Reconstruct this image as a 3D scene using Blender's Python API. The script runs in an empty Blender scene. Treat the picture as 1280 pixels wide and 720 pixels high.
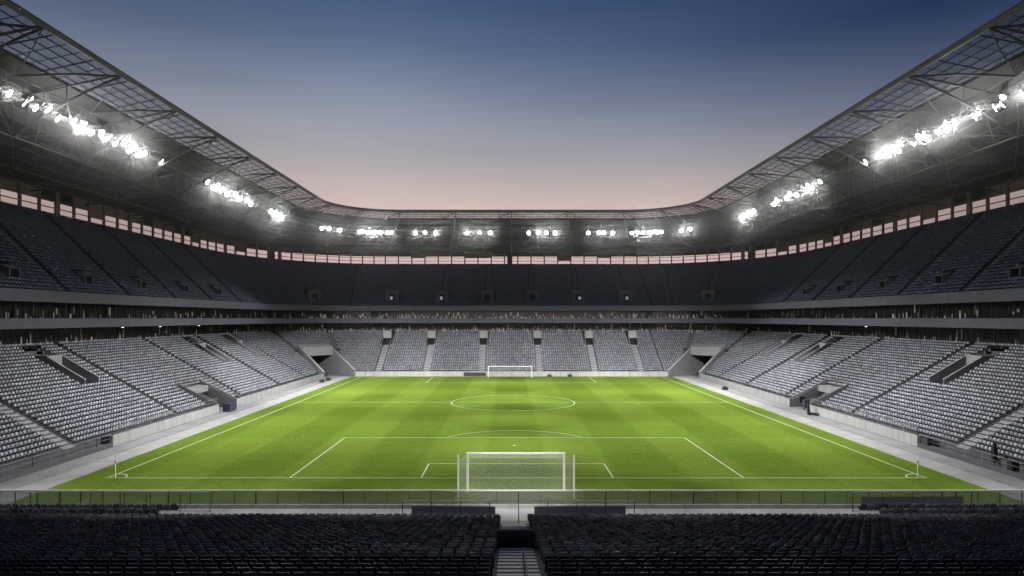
import bpy, math, random
import numpy as np
from mathutils import Vector, Matrix

random.seed(7)
rng = np.random.default_rng(7)
R = math.radians
PI = math.pi
scene = bpy.context.scene
col = scene.collection

# ------------------------------------------------------------------ helpers
class MB:
    """collects faces, then links them as ONE mesh object"""
    def __init__(self):
        self.v, self.f, self.m = [], [], []
    def quad(self, pts, mi=0):
        b = len(self.v)
        self.v += [tuple(p) for p in pts]
        self.f.append(tuple(range(b, b + len(pts)))); self.m.append(mi)
    def box(self, lo, hi, mi=0):
        x0, y0, z0 = lo; x1, y1, z1 = hi
        b = len(self.v)
        self.v += [(x0,y0,z0),(x1,y0,z0),(x1,y1,z0),(x0,y1,z0),(x0,y0,z1),(x1,y0,z1),(x1,y1,z1),(x0,y1,z1)]
        for q in ((0,3,2,1),(4,5,6,7),(0,1,5,4),(1,2,6,5),(2,3,7,6),(3,0,4,7)):
            self.f.append(tuple(b+i for i in q)); self.m.append(mi)
    def hexa(self, p, mi=0):
        """eight corner points, bottom ring then top ring"""
        b = len(self.v)
        self.v += [tuple(q) for q in p]
        for q in ((0,3,2,1),(4,5,6,7),(0,1,5,4),(1,2,6,5),(2,3,7,6),(3,0,4,7)):
            self.f.append(tuple(b+i for i in q)); self.m.append(mi)
    def tube(self, p0, p1, r, n=6, mi=0, r1=None):
        p0, p1 = Vector(p0), Vector(p1)
        d = p1 - p0
        if d.length < 1e-6: return
        d.normalize()
        a = d.cross(Vector((0,0,1)))
        if a.length < 1e-3: a = d.cross(Vector((1,0,0)))
        a.normalize(); c = d.cross(a)
        r1 = r if r1 is None else r1
        b = len(self.v)
        for p, rr in ((p0, r), (p1, r1)):
            for k in range(n):
                t = 2*PI*k/n
                self.v.append(tuple(p + a*(rr*math.cos(t)) + c*(rr*math.sin(t))))
        for k in range(n):
            j = (k+1) % n
            self.f.append((b+k, b+j, b+n+j, b+n+k)); self.m.append(mi)
        self.f.append(tuple(b+k for k in reversed(range(n)))); self.m.append(mi)
        self.f.append(tuple(b+n+k for k in range(n))); self.m.append(mi)
    def poly(self, pts, r, n=6, mi=0):
        for a, b in zip(pts, pts[1:]): self.tube(a, b, r, n, mi)
    def grid(self, rows, mi=0):
        """rows of equally many points"""
        b = len(self.v); w = len(rows[0])
        for r in rows: self.v += [tuple(p) for p in r]
        for i in range(len(rows)-1):
            for j in range(w-1):
                self.f.append((b+i*w+j, b+i*w+j+1, b+(i+1)*w+j+1, b+(i+1)*w+j)); self.m.append(mi)
    def build(self, name, mats, parent=None, smooth=False):
        me = bpy.data.meshes.new(name)
        me.from_pydata(self.v, [], self.f)
        mats = mats if isinstance(mats, (list, tuple)) else [mats]
        for m in mats: me.materials.append(m)
        if len(mats) > 1: me.polygons.foreach_set('material_index', self.m)
        if smooth: me.polygons.foreach_set('use_smooth', [True]*len(me.polygons))
        me.update()
        o = bpy.data.objects.new(name, me); col.objects.link(o)
        if parent: o.parent = parent
        return o

def tag(o, label=None, cat=None, group=None, kind=None):
    if label: o['label'] = label
    if cat: o['category'] = cat
    if group: o['group'] = group
    if kind: o['kind'] = kind
    return o

def empty(name, label, cat, loc=(0,0,0), group=None, rz=0.0):
    o = bpy.data.objects.new(name, None); col.objects.link(o)
    o.location = loc; o.rotation_euler = (0,0,rz); o.empty_display_size = .3
    return tag(o, label, cat, group)

def copy_tree(o, parent=None):
    c = o.copy(); col.objects.link(c); c.parent = parent
    for ch in list(o.children): copy_tree(ch, c)
    return c

ONES = "zeroth first second third fourth fifth sixth seventh eighth ninth tenth eleventh twelfth thirteenth fourteenth fifteenth sixteenth seventeenth eighteenth nineteenth".split()
def nth(n):
    if n < 20: return ONES[n]
    tens = {2:'twent', 3:'thirt', 4:'fort'}[n//10]
    return tens + 'ieth' if n % 10 == 0 else tens + 'y-' + ONES[n % 10]

# ------------------------------------------------------------------ materials
def mat(name, c, rough=.7, metal=0.0, noise=0.0, nscale=1.0, spec=.4, bump=0.0, bscale=20.0, streak=False, joint=0.0):
    m = bpy.data.materials.new(name); m.use_nodes = True
    nt = m.node_tree; bs = nt.nodes['Principled BSDF']
    bs.inputs['Base Color'].default_value = (*c, 1)
    bs.inputs['Roughness'].default_value = rough
    bs.inputs['Metallic'].default_value = metal
    bs.inputs['Specular IOR Level'].default_value = spec
    if noise or bump:
        g = nt.nodes.new('ShaderNodeNewGeometry')
        mp = nt.nodes.new('ShaderNodeMapping')
        nt.links.new(g.outputs['Position'], mp.inputs['Vector'])
        if streak: mp.inputs['Scale'].default_value = (1, 1, .12)
    if noise:
        n1 = nt.nodes.new('ShaderNodeTexNoise'); n1.inputs['Scale'].default_value = nscale
        n1.inputs['Detail'].default_value = 6; n1.inputs['Roughness'].default_value = .65
        nt.links.new(mp.outputs[0], n1.inputs['Vector'])
        cr = nt.nodes.new('ShaderNodeMapRange')
        cr.inputs[1].default_value = .3; cr.inputs[2].default_value = .7
        cr.inputs[3].default_value = 1-noise; cr.inputs[4].default_value = 1+noise
        nt.links.new(n1.outputs[0], cr.inputs[0])
        mx = nt.nodes.new('ShaderNodeVectorMath'); mx.operation = 'SCALE'
        mx.inputs[0].default_value = c
        nt.links.new(cr.outputs[0], mx.inputs['Scale'])
        last = mx.outputs[0]
        if joint:                       # cast joints every few metres
            sp = nt.nodes.new('ShaderNodeSeparateXYZ'); nt.links.new(g.outputs['Position'], sp.inputs[0])
            ms = []
            for ax in 'XY':
                pp = nt.nodes.new('ShaderNodeMath'); pp.operation = 'PINGPONG'; pp.inputs[1].default_value = joint/2; nt.links.new(sp.outputs[ax], pp.inputs[0])
                gt = nt.nodes.new('ShaderNodeMath'); gt.operation = 'GREATER_THAN'; gt.inputs[1].default_value = .035; nt.links.new(pp.outputs[0], gt.inputs[0]); ms.append(gt.outputs[0])
            mi = nt.nodes.new('ShaderNodeMath'); mi.operation = 'MINIMUM'; nt.links.new(ms[0], mi.inputs[0]); nt.links.new(ms[1], mi.inputs[1])
            m2 = nt.nodes.new('ShaderNodeMapRange'); m2.inputs[3].default_value = .55; m2.inputs[4].default_value = 1; nt.links.new(mi.outputs[0], m2.inputs[0])
            v2 = nt.nodes.new('ShaderNodeVectorMath'); v2.operation = 'SCALE'; nt.links.new(last, v2.inputs[0]); nt.links.new(m2.outputs[0], v2.inputs['Scale']); last = v2.outputs[0]
        nt.links.new(last, bs.inputs['Base Color'])
    if bump:
        n2 = nt.nodes.new('ShaderNodeTexNoise'); n2.inputs['Scale'].default_value = bscale
        nt.links.new(mp.outputs[0], n2.inputs['Vector'])
        b = nt.nodes.new('ShaderNodeBump'); b.inputs['Strength'].default_value = bump; b.inputs['Distance'].default_value = .02
        nt.links.new(n2.outputs[0], b.inputs['Height']); nt.links.new(b.outputs[0], bs.inputs['Normal'])
    return m

def seat_mat(name, c, vary=.18, rough=.45, spec=.4):
    m = mat(name, c, rough, spec=spec)
    nt = m.node_tree; bs = nt.nodes['Principled BSDF']
    g = nt.nodes.new('ShaderNodeNewGeometry')
    mr = nt.nodes.new('ShaderNodeMapRange')
    mr.inputs[3].default_value = 1-vary; mr.inputs[4].default_value = 1+vary
    nt.links.new(g.outputs['Random Per Island'], mr.inputs[0])
    mx = nt.nodes.new('ShaderNodeVectorMath'); mx.operation = 'SCALE'; mx.inputs[0].default_value = c
    nt.links.new(mr.outputs[0], mx.inputs['Scale']); nt.links.new(mx.outputs[0], bs.inputs['Base Color'])
    return m

def glass_mat(name, tint, gloss=.08, diff=None, dfac=0.0):
    m = bpy.data.materials.new(name); m.use_nodes = True
    nt = m.node_tree; nt.nodes.clear()
    out = nt.nodes.new('ShaderNodeOutputMaterial')
    tr = nt.nodes.new('ShaderNodeBsdfTransparent'); tr.inputs[0].default_value = (*tint, 1)
    gl = nt.nodes.new('ShaderNodeBsdfGlossy'); gl.inputs['Roughness'].default_value = .12
    mx = nt.nodes.new('ShaderNodeMixShader'); mx.inputs[0].default_value = gloss
    nt.links.new(tr.outputs[0], mx.inputs[1]); nt.links.new(gl.outputs[0], mx.inputs[2])
    last = mx
    if diff:
        df = nt.nodes.new('ShaderNodeBsdfDiffuse'); df.inputs[0].default_value = (*diff, 1)
        m2 = nt.nodes.new('ShaderNodeMixShader'); m2.inputs[0].default_value = dfac
        nt.links.new(mx.outputs[0], m2.inputs[1]); nt.links.new(df.outputs[0], m2.inputs[2]); last = m2
    nt.links.new(last.outputs[0], out.inputs[0])
    return m

def glow_mat(name, c, s, sample=False):
    m = bpy.data.materials.new(name); m.use_nodes = True
    bs = m.node_tree.nodes['Principled BSDF']
    bs.inputs['Base Color'].default_value = (.5,.5,.5,1)
    bs.inputs['Emission Color'].default_value = (*c, 1); bs.inputs['Emission Strength'].default_value = s
    if not sample: m.cycles.emission_sampling = 'NONE'
    return m

M = {
 'concrete': mat('concrete', (.30,.30,.31), .85, noise=.16, nscale=.6, bump=.15),
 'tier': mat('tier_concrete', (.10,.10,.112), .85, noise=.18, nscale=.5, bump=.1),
 'tier_dark': mat('shaded_tier_concrete', (.035,.038,.048), .95, spec=.05, noise=.15, nscale=.5),  # upper tier concrete, its shade put into the darker colour
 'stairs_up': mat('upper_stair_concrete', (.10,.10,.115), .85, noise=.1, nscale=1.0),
 'stairs_near': mat('brightened_stair_concrete', (.72,.72,.75), .85, noise=.25, nscale=1.3, bump=.2),  # much paler than the other stairs: missing light put into the colour
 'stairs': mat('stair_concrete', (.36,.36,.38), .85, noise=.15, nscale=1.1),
 'light_strip': mat('pale_paving', (.35,.35,.345), .8, noise=.2, nscale=.45, bump=.1, joint=3.0),
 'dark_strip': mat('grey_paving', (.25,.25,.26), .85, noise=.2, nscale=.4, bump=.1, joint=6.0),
 'white_wall': mat('white_painted_wall', (.38,.38,.375), .6, noise=.2, nscale=.9, streak=True, joint=2.4),
 'fascia': mat('fascia_panel', (.075,.075,.10), .6, noise=.12, nscale=.6, streak=True, joint=3.6),
 'dark_wall': mat('dark_wall', (.05,.05,.055), .7, noise=.15, nscale=.5),
 'soffit': mat('soffit', (.09,.09,.09), .8),
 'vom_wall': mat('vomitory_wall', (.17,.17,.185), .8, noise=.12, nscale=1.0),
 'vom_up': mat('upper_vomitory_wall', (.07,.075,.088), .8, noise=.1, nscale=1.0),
 'vom_cap': mat('vomitory_cap', (.30,.30,.315), .8, noise=.1, nscale=1.0),
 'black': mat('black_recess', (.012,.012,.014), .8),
 'steel': mat('roof_steel', (.06,.06,.064), .6, .2, noise=.1, nscale=.7),
 'dark_steel': mat('dark_steel', (.06,.06,.066), .45, .4),
 'bar': mat('glazing_bar', (.05,.05,.056), .9, spec=.1),
 'rim': mat('rim_steel', (.13,.13,.145), .6, .0, noise=.08, nscale=.5),
 'deck': mat('roof_deck', (.035,.035,.038), .8, noise=.1, nscale=.3),
 'rail': mat('galvanised_rail', (.38,.38,.40), .35, .7),
 'dark_rail': mat('dark_rail', (.07,.07,.075), .4, .4),
 'bright_rail': mat('bright_handrail', (.80,.80,.80), .45),
 'gap_red': mat('reddish_column', (.14,.085,.08), .6, noise=.1),
 'post': mat('white_post', (.85,.85,.85), .35),
 'red': mat('red_band', (.6,.06,.04), .5),
 'net': mat('net_cord', (.8,.82,.78), .7),
 'line': mat('line_paint', (.62,.70,.52), .8, noise=.12, nscale=6),
 'housing': mat('lamp_housing', (.12,.12,.125), .4, .5),
 'blackbox': mat('black_plastic', (.02,.02,.022), .5),
 'navybox': mat('navy_fabric', (.03,.035,.075), .7),
 'white_panel': mat('white_panel', (.7,.72,.72), .6),
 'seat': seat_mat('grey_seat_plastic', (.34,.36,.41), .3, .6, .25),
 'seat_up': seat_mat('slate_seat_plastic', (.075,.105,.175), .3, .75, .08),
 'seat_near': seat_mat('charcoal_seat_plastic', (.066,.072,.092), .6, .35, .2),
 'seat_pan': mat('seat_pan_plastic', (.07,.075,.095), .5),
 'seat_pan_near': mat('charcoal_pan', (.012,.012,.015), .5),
 'balustrade': glass_mat('balustrade_glass', (.74,.75,.76), .05, (.34,.35,.37), .20),
 'roof_glass': glass_mat('roof_glass', (.60,.61,.66), .0, (.30,.31,.34), .28),
 'window_glass': glass_mat('window_glass', (.75,.76,.78), .08),
 'room': mat('dark_room', (.035,.03,.027), .8),
 'curtain': mat('tan_curtain', (.06,.054,.05), .8),
 'lit_dim': glow_mat('lit_interior_dim', (1,.84,.62), .07),
 'lit_grey': glow_mat('lit_interior_grey', (.9,.92,.95), .03),
 'lit': glow_mat('lit_interior', (1,.78,.46), .22),
 'lamp': glow_mat('floodlight_lens', (1,.985,.95), 60),
 'downlight': glow_mat('downlight', (1,.97,.9), 4),
 'door_lit': glow_mat('lit_doorway', (.9,.95,1), .25),
}

def grass_material():
    m = bpy.data.materials.new('mown_grass'); m.use_nodes = True
    nt = m.node_tree; N = nt.nodes; L = nt.links; bs = N['Principled BSDF']
    bs.inputs['Roughness'].default_value = 1.0; bs.inputs['Specular IOR Level'].default_value = 0.0
    g = N.new('ShaderNodeNewGeometry'); sx = N.new('ShaderNodeSeparateXYZ'); L.new(g.outputs['Position'], sx.inputs[0])
    def mth(op, a, b=None, c=None):
        n = N.new('ShaderNodeMath'); n.operation = op
        for i, v in enumerate((a, b, c)):
            if v is None: continue
            if isinstance(v, (int, float)): n.inputs[i].default_value = v
            else: L.new(v, n.inputs[i])
        return n.outputs[0]
    nz = N.new('ShaderNodeTexNoise'); nz.inputs['Scale'].default_value = .5; L.new(g.outputs['Position'], nz.inputs['Vector'])
    wob = mth('MULTIPLY', mth('SUBTRACT', nz.outputs[0], .5), .5)
    def stripes(axis, period, ph, sharp):
        s = mth('SINE', mth('MULTIPLY', mth('ADD', mth('ADD', axis, wob), ph), 2*PI/period))
        s = mth('MULTIPLY', s, sharp)
        return mth('MAXIMUM', mth('MINIMUM', s, 1.0), -1.0)
    a = stripes(sx.outputs['X'], 12.4, -3.1, 5.0)
    b = stripes(sx.outputs['Y'], 18.0, 2.0, 4.0)
    big = N.new('ShaderNodeTexNoise'); big.inputs['Scale'].default_value = .07; big.inputs['Detail'].default_value = 5; L.new(g.outputs['Position'], big.inputs['Vector'])
    fine = N.new('ShaderNodeTexNoise'); fine.inputs['Scale'].default_value = 2.6; fine.inputs['Detail'].default_value = 6; fine.inputs['Roughness'].default_value = .8; L.new(g.outputs['Position'], fine.inputs['Vector'])
    f = mth('ADD', mth('ADD', mth('MULTIPLY', a, .095), mth('MULTIPLY', b, .05)), .5)
    f = mth('ADD', f, mth('MULTIPLY', mth('SUBTRACT', big.outputs[0], .5), .22))
    f = mth('ADD', f, mth('MULTIPLY', mth('SUBTRACT', fine.outputs[0], .5), 1.2))
    mid = N.new('ShaderNodeTexNoise'); mid.inputs['Scale'].default_value = .9; mid.inputs['Detail'].default_value = 8; mid.inputs['Roughness'].default_value = .85; L.new(g.outputs['Position'], mid.inputs['Vector'])
    f = mth('ADD', f, mth('MULTIPLY', mth('SUBTRACT', mid.outputs[0], .5), .9))
    cr = N.new('ShaderNodeValToRGB'); L.new(f, cr.inputs[0])
    e = cr.color_ramp.elements
    e[0].position = .1; e[0].color = (.074,.130,.013,1)
    e[1].position = .9; e[1].color = (.195,.285,.043,1)
    L.new(cr.outputs[0], bs.inputs['Base Color'])
    bp = N.new('ShaderNodeBump'); bp.inputs['Strength'].default_value = .5; bp.inputs['Distance'].default_value = .04
    f2 = N.new('ShaderNodeTexNoise'); f2.inputs['Scale'].default_value = 9; f2.inputs['Detail'].default_value = 4; L.new(g.outputs['Position'], f2.inputs['Vector'])
    L.new(f2.outputs[0], bp.inputs['Height']); L.new(bp.outputs[0], bs.inputs['Normal'])
    return m
M['grass'] = grass_material()

# ------------------------------------------------------------------ camera
H = 14.2
CX = -0.7
cam = bpy.data.cameras.new('camera'); co = bpy.data.objects.new('camera', cam); col.objects.link(co)
co.location = (CX, 0, H); co.rotation_euler = (R(90), 0, 0)
cam.sensor_width = 36; cam.lens = 830/1280*36
cam.shift_y = 38/1280; cam.shift_x = 4/1280
cam.clip_start = .2; cam.clip_end = 3000
scene.camera = co

# ------------------------------------------------------------------ setting
def sheet(name, x0, y0, x1, y1, z, m, parent=None):
    b = MB(); b.quad([(x0,y0,z),(x1,y0,z),(x1,y1,z),(x0,y1,z)]); return b.build(name, m, parent)
ground = sheet('ground', -290, -290, 290, 390, -.012, M['dark_strip']); tag(ground, 'flat ground round the stadium', kind='structure')
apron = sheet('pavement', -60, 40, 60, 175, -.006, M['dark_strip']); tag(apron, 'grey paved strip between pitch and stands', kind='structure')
for sx in (-1, 1):
    o = sheet('path', min(sx*38.9, sx*41.7), 49.0, max(sx*38.9, sx*41.7), 161.5, 0.0, M['light_strip'])
    tag(o, 'pale paved run-off strip beside the grass', kind='structure', group='pale strips beside the pitch')
pitch = sheet('pitch', -39.1, 49.6, 39.1, 161.8, .006, M['grass']); tag(pitch, 'striped mown football pitch', kind='structure')

LW = .13
def hline(name, x0, x1, y, z=.012): sheet(name, x0, y-LW/2, x1, y+LW/2, z, M['line'], pitch)
def vline(name, x, y0, y1, z=.016): sheet(name, x-LW/2, y0, x+LW/2, y1, z, M['line'], pitch)
def arcline(name, cx, cy, r, a0, a1, z=.020, w=LW):
    b = MB(); n = 72
    ang = [a0+(a1-a0)*i/n for i in range(n+1)]
    b.grid([[(cx+(r-w/2)*math.cos(t), cy+(r-w/2)*math.sin(t), z) for t in ang], [(cx+(r+w/2)*math.cos(t), cy+(r+w/2)*math.sin(t), z) for t in ang]])
    b.build(name, M['line'], pitch)
GL, GF, MID = 59.1, 160.4, 112.3
TL = 36.4
hline('goal_line', -TL-.3, TL+.3, GL); hline('goal_line', -TL, TL, GF); hline('halfway_line', -TL, TL, MID)
vline('touchline', -TL, GL, GF); vline('touchline', TL, GL, GF)
hline('penalty_area_line', -20.2, 20.2, 79.1); vline('penalty_area_line', -20.2, GL, 79.1); vline('penalty_area_line', 20.2, GL, 79.1)
hline('goal_area_line', -8.5, 8.6, 64.9); vline('goal_area_line', -8.5, GL, 64.9); vline('goal_area_line', 8.6, GL, 64.9)
hline('penalty_area_line', -19, 18.6, 146.4); vline('penalty_area_line', -19, 146.4, GF); vline('penalty_area_line', 18.6, 146.4, GF)
arcline('centre_circle', 0, MID, 10.4, 0, 2*PI)
b75 = math.asin((79.1-74.9)/9.1)
arcline('penalty_arc', 0, 74.9, 9.1, b75, PI-b75)
arcline('corner_arc', -TL, GL, 1.5, 0, PI/2); arcline('corner_arc', TL, GL, 1.5, PI/2, PI)
def spot_mark(y, z=.016):
    b = MB(); b.quad([(.16*math.cos(2*PI*k/12)-.1, y+.2*math.sin(2*PI*k/12), z) for k in range(12)]); b.build('penalty_spot', M['line'], pitch)
spot_mark(74.2)

# ------------------------------------------------------------------ bowl paths
C0X, C0Y, SO, FO = 37.5, 155.6, 44.5, 162.6
def pt(node, ox, oy, z, cx=C0X, cy=C0Y):
    seg, sx, u = node
    if seg == 'S': return Vector((sx*ox, u, z))
    if seg == 'A': return Vector((sx*(cx+(ox-cx)*math.cos(u)), cy+(oy-cy)*math.sin(u), z))
    if seg == 'F': return Vector((u*cx/C0X if abs(u) >= C0X-1e-6 else u, oy, z))
def P(node, d, z, dy=None):
    """point d metres behind the front wall line"""
    if node[0] == 'T':                       # edge of the corner tunnel: parallel to the diagonal
        _, sx, side, w = node
        a = PI/4 + side*math.asin(min(.98, w/(7+d)))
        node = ('A', sx, a)
    return pt(node, SO+d, FO+(d if dy is None else dy), z)
def frame(node, d):
    """lateral and outward unit vectors"""
    seg, sx, u = node
    if seg == 'S': return Vector((0, 1, 0)), Vector((sx, 0, 0))
    if seg == 'F': return Vector((1, 0, 0)), Vector((0, 1, 0))
    o = Vector((sx*math.cos(u), math.sin(u), 0)); return Vector((-o.y, o.x, 0)), o

Y0 = 30.0
TW = 4.1           # half width of the corner tunnel
def arc(sx, a0, a1, n):
    return [('A', sx, a0+(a1-a0)*i/n) for i in range(n+1)]
def stand_path(kind, n=8):
    if kind in (-1, 1):
        return [('S', kind, Y0), ('S', kind, 60.), ('S', kind, 90.), ('S', kind, 120.), ('S', kind, C0Y)] + arc(kind, 0, PI/4, n)[1:]
    return list(reversed(arc(-1, PI/4, PI/2, n))) [::-1] + [('F', 1, -20.), ('F', 1, 0.), ('F', 1, 20.)] + arc(1, PI/2, PI/4, n)

# lower tier rows
NR = 27
RT, RH = .62, .36
def zl(i): return .9 + RH*i
def dl(i): return 1.2 + RT*i
SIDE_V = (14, 14.22)              # vomitory trench: first row, depth of the portal
FAR_V = (18, 13.9)
CR = 15                           # rows in front of the corner tunnel's beam
TD = dl(CR)                       # corner tunnel depth
def tier_profile(kind, far=False):
    p = []
    if kind == 'plain' or kind == 'low':
        hw = 1.2 if kind == 'plain' else .45
        p = [(0, 0), (0, hw), (.18, hw), (.18, .6 if kind == 'plain' else .3), (1.2, .6 if kind == 'plain' else .3)]
        r0 = 0
    if kind == 'vom':
        p = [(0, 0), (0, 1.2), (.18, 1.2), (.18, .6), (1.2, .6)]
        v0, v1 = FAR_V if far else SIDE_V
        for i in range(0, v0): p += [(dl(i), zl(i)), (dl(i+1), zl(i))]
        zf = zl(v0-1)
        p += [(v1+3.2, zf), (v1+3.2, 10.0)]
        return p
    if kind == 'tunnel':
        p = [(dl(7), 2.6)]
        for i in range(7, NR): p += [(dl(i), zl(i)), (dl(i+1), zl(i))]
        return p + [(21.5, 10.2)]
    if kind == 'corner_front':
        p = [(0, 0), (0, 1.2), (.18, 1.2), (.18, .6), (1.2, .6)]
        for i in range(0, CR): p += [(dl(i), zl(i)), (dl(i+1), zl(i))]
        return p
    if kind == 'corner_back':
        for i in range(CR, NR): p += [(dl(i), zl(i)), (dl(i+1), zl(i))]
        return p + [(21.5, 10.2)]
    for i in range(0, NR): p += [(dl(i), zl(i)), (dl(i+1), zl(i))]
    return p + [(21.5, 10.2)]

# openings:  side aisles (Y), side vomitories (Y), player tunnels (Y), far aisles / vomitories (x)
SIDE_AISLE = [46.5, 68.2, 90.4, 112.0, 130.5, 147.5]
SIDE_VOM = [84.8, 106.6, 125.6, 143.2]
VW = 1.35
TUN = (100.2, 106.8)
FAR_VOM = [-33.0, -21.2, -7.4, 6.9, 20.6, 32.2]
VWF = 1.0
UP_VOM_FAR = [-32.2, -18.7, -6.5, 5.8, 18.2, 31.0]
UP_AISLE_SIDE = [44., 58., 72., 86., 100., 114., 128., 142.]
UP_VOM_SIDE = [51., 79., 93., 107., 121., 135.]

MOVE = {}
def lower_tier(kind, parent):
    b = MB()
    prof = {}
    def loft(nodes, pk):
        pr = tier_profile(pk, kind == 0)
        b.grid([[P(n, d, z) for d, z in pr] for n in nodes], 0)
    if kind in (-1, 1):
        cuts = [(Y0, 'low')]
        y = Y0
        ivs = [(v-VW, v+VW, 'vom') for v in SIDE_VOM if not (TUN[0]-3 < v < TUN[1]+3)] + [(TUN[0], TUN[1], 'tunnel')]
        ivs.sort()
        def plain(a, c):
            if a < 73.4 < c: plain(a, 73.4); plain(73.4, c); return
            loft([('S', kind, a), ('S', kind, c)], 'low' if c <= 73.5 else 'plain')
        for a, c, k in ivs:
            plain(y, a); loft([('S', kind, a), ('S', kind, c)], k); y = c
        plain(y, C0Y)
        x0, x1 = sorted((kind*(SO+.01), kind*(SO+1.25))); b.box((x0, 73.3, 0), (x1, 73.42, 1.19))
        # corner: front band up to the tunnel edge, back band right round
        pr = tier_profile('corner_front'); rows = []
        for t in range(6):
            f = t/5
            rows.append([P(('A', kind, f*(PI/4-math.asin(min(.98, TW/(7+d))))), d, z) for d, z in pr])
        b.grid(rows, 0)
        loft(arc(kind, 0, PI/4, 8), 'corner_back')
    else:
        for s in (-1, 1):
            pr = tier_profile('corner_front'); rows = []
            for t in range(6):
                f = t/5
                rows.append([P(('A', s, PI/2 - f*(PI/4-math.asin(min(.98, TW/(7+d))))), d, z) for d, z in pr])
            b.grid(rows, 0)
            loft(arc(s, PI/2, PI/4, 8), 'corner_back')
        x = -C0X
        for v in FAR_VOM:
            loft([('F', 1, x), ('F', 1, v-VWF)], 'plain'); loft([('F', 1, v-VWF), ('F', 1, v+VWF)], 'vom'); x = v+VWF
        loft([('F', 1, x), ('F', 1, C0X)], 'plain')
    return b.build('lower_tier', M['tier'], parent)

def front_wall(kind, parent):
    """painted face of the low wall before the first row"""
    b = MB()
    def wall(nodes, z1=1.21):
        for n0, n1 in zip(nodes, nodes[1:]):
            q = [P(n0, -.06, 0), P(n1, -.06, 0), P(n1, .2, 0), P(n0, .2, 0), P(n0, -.06, z1), P(n1, -.06, z1), P(n1, .2, z1), P(n0, .2, z1)]
            b.hexa(q)
    e = math.asin(TW/7)
    if kind in (-1, 1):
        wall([('S', kind, 73.4), ('S', kind, TUN[0])]); wall([('S', kind, TUN[1]), ('S', kind, C0Y)]); wall(arc(kind, 0, PI/4-e, 3))
    else:
        wall(arc(-1, PI/4+e, PI/2, 3)); wall([('F', 1, -C0X), ('F', 1, C0X)]); wall(arc(1, PI/2, PI/4+e, 3))
    return b.build('front_wall', M['white_wall'], parent)

def slope_box(b, c0, lat, out, hw0, hw1, d0, d1, zb0, zt0, zb1, zt1, mi=0):
    """box along the slope: lateral from hw0 to hw1, outward from d0 to d1"""
    p = []
    for (zz0, zz1) in ((zb0, zb1), (zt0, zt1)):
        p += [c0+lat*hw0+out*d0+Vector((0,0,zz0)), c0+lat*hw1+out*d0+Vector((0,0,zz0)), c0+lat*hw1+out*d1+Vector((0,0,zz1)), c0+lat*hw0+out*d1+Vector((0,0,zz1))]
    b.hexa(p, mi)

def lower_vomitory(node, w, parent):
    far = node[0] == 'F'
    v0, VD1 = FAR_V if far else SIDE_V
    VD0 = dl(v0)
    c0 = P(node, 0, 0); lat, out = frame(node, 0)
    zf = zl(v0-1)
    root = MB()
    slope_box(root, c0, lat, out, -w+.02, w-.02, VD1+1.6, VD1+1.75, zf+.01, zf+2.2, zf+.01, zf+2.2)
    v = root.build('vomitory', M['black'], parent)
    top = lambda d: zl(0) + (d-1.2)*RH/RT + .9
    ztop = 10.95 if far else zf+3.9
    oh = 1.95 if far else 2.2
    for s in (-1, 1):
        b = MB()
        a0, a1 = (w-.02, w+.2) if s > 0 else (-w-.2, -w+.02)
        slope_box(b, c0, lat, out, a0, a1, VD0-.5, VD1, zf-.5, top(VD0-.5)-.05, zf, top(VD1))
        slope_box(b, c0, lat, out, a0, a1, VD1+.002, VD1+3.2, zf, ztop-.02, zf, ztop+.1)
        b.build('side_wall', M['vom_wall'], v)
        if not far:
            b = MB()
            slope_box(b, c0, lat, out, a0-.03, a1+.03, VD0-.55, VD1, top(VD0-.5)-.045, top(VD0-.5)+.03, top(VD1)+.005, top(VD1)+.08)
            b.build('coping', M['concrete'], v)
    b = MB()
    slope_box(b, c0, lat, out, -w+.03, w-.03, VD1-.1, VD1+3.2, zf+oh, ztop, zf+oh, ztop+.1)
    b.build('cap_slab', M['vom_cap'], v)
    return v

def aisle_stairs(node, i0, i1, w, parent, zoff=.012, m='stairs'):
    b = MB()
    lat, out = frame(node, 0); c0 = P(node, 0, 0)
    for i in range(i0, i1+1):
        z = zl(i)
        slope_box(b, c0, lat, out, -w, w, dl(i)+.01, dl(i+1)-.31, z-.05, z+zoff, z-.05, z+zoff)
        slope_box(b, c0, lat, out, -w, w, dl(i+1)-.31, dl(i+1)+.01, z-.05, z+.19, z-.05, z+.19)
    return b.build('aisle_stairs', M[m], parent)

# upper tier
NU = 28
UD0, USX, USY = 13.0, 13.6, 22.0
def zu(i): return 16.95 + 13.2*i/NU
def ux(i): return UD0 + USX*i/NU
def uy(i): return UD0 + USY*i/NU
def upper_tier(kind, parent):
    b = MB()
    pr = [(12.62, 12.62, 16.95)]
    for i in range(NU): pr += [(ux(i), uy(i), zu(i)), (ux(i+1), uy(i+1), zu(i))]
    pr += [(ux(NU), uy(NU), 30.45), (ux(NU)+.35, uy(NU)+.35, 30.45), (ux(NU)+.35, uy(NU)+.35, 29.0)]
    b.grid([[P(n, dx, z, dy) for dx, dy, z in pr] for n in stand_path(kind, 10)])
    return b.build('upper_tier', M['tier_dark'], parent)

def band(kind, name, m, parent, pts, close=True):
    """a profile (dx, dy, z) swept along the stand"""
    b = MB()
    if close: pts = pts + [pts[0]]
    b.grid([[P(n, dx, z, dy) for dx, dy, z in pts] for n in stand_path(kind, 12)])
    return b.build(name, m, parent)

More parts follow.
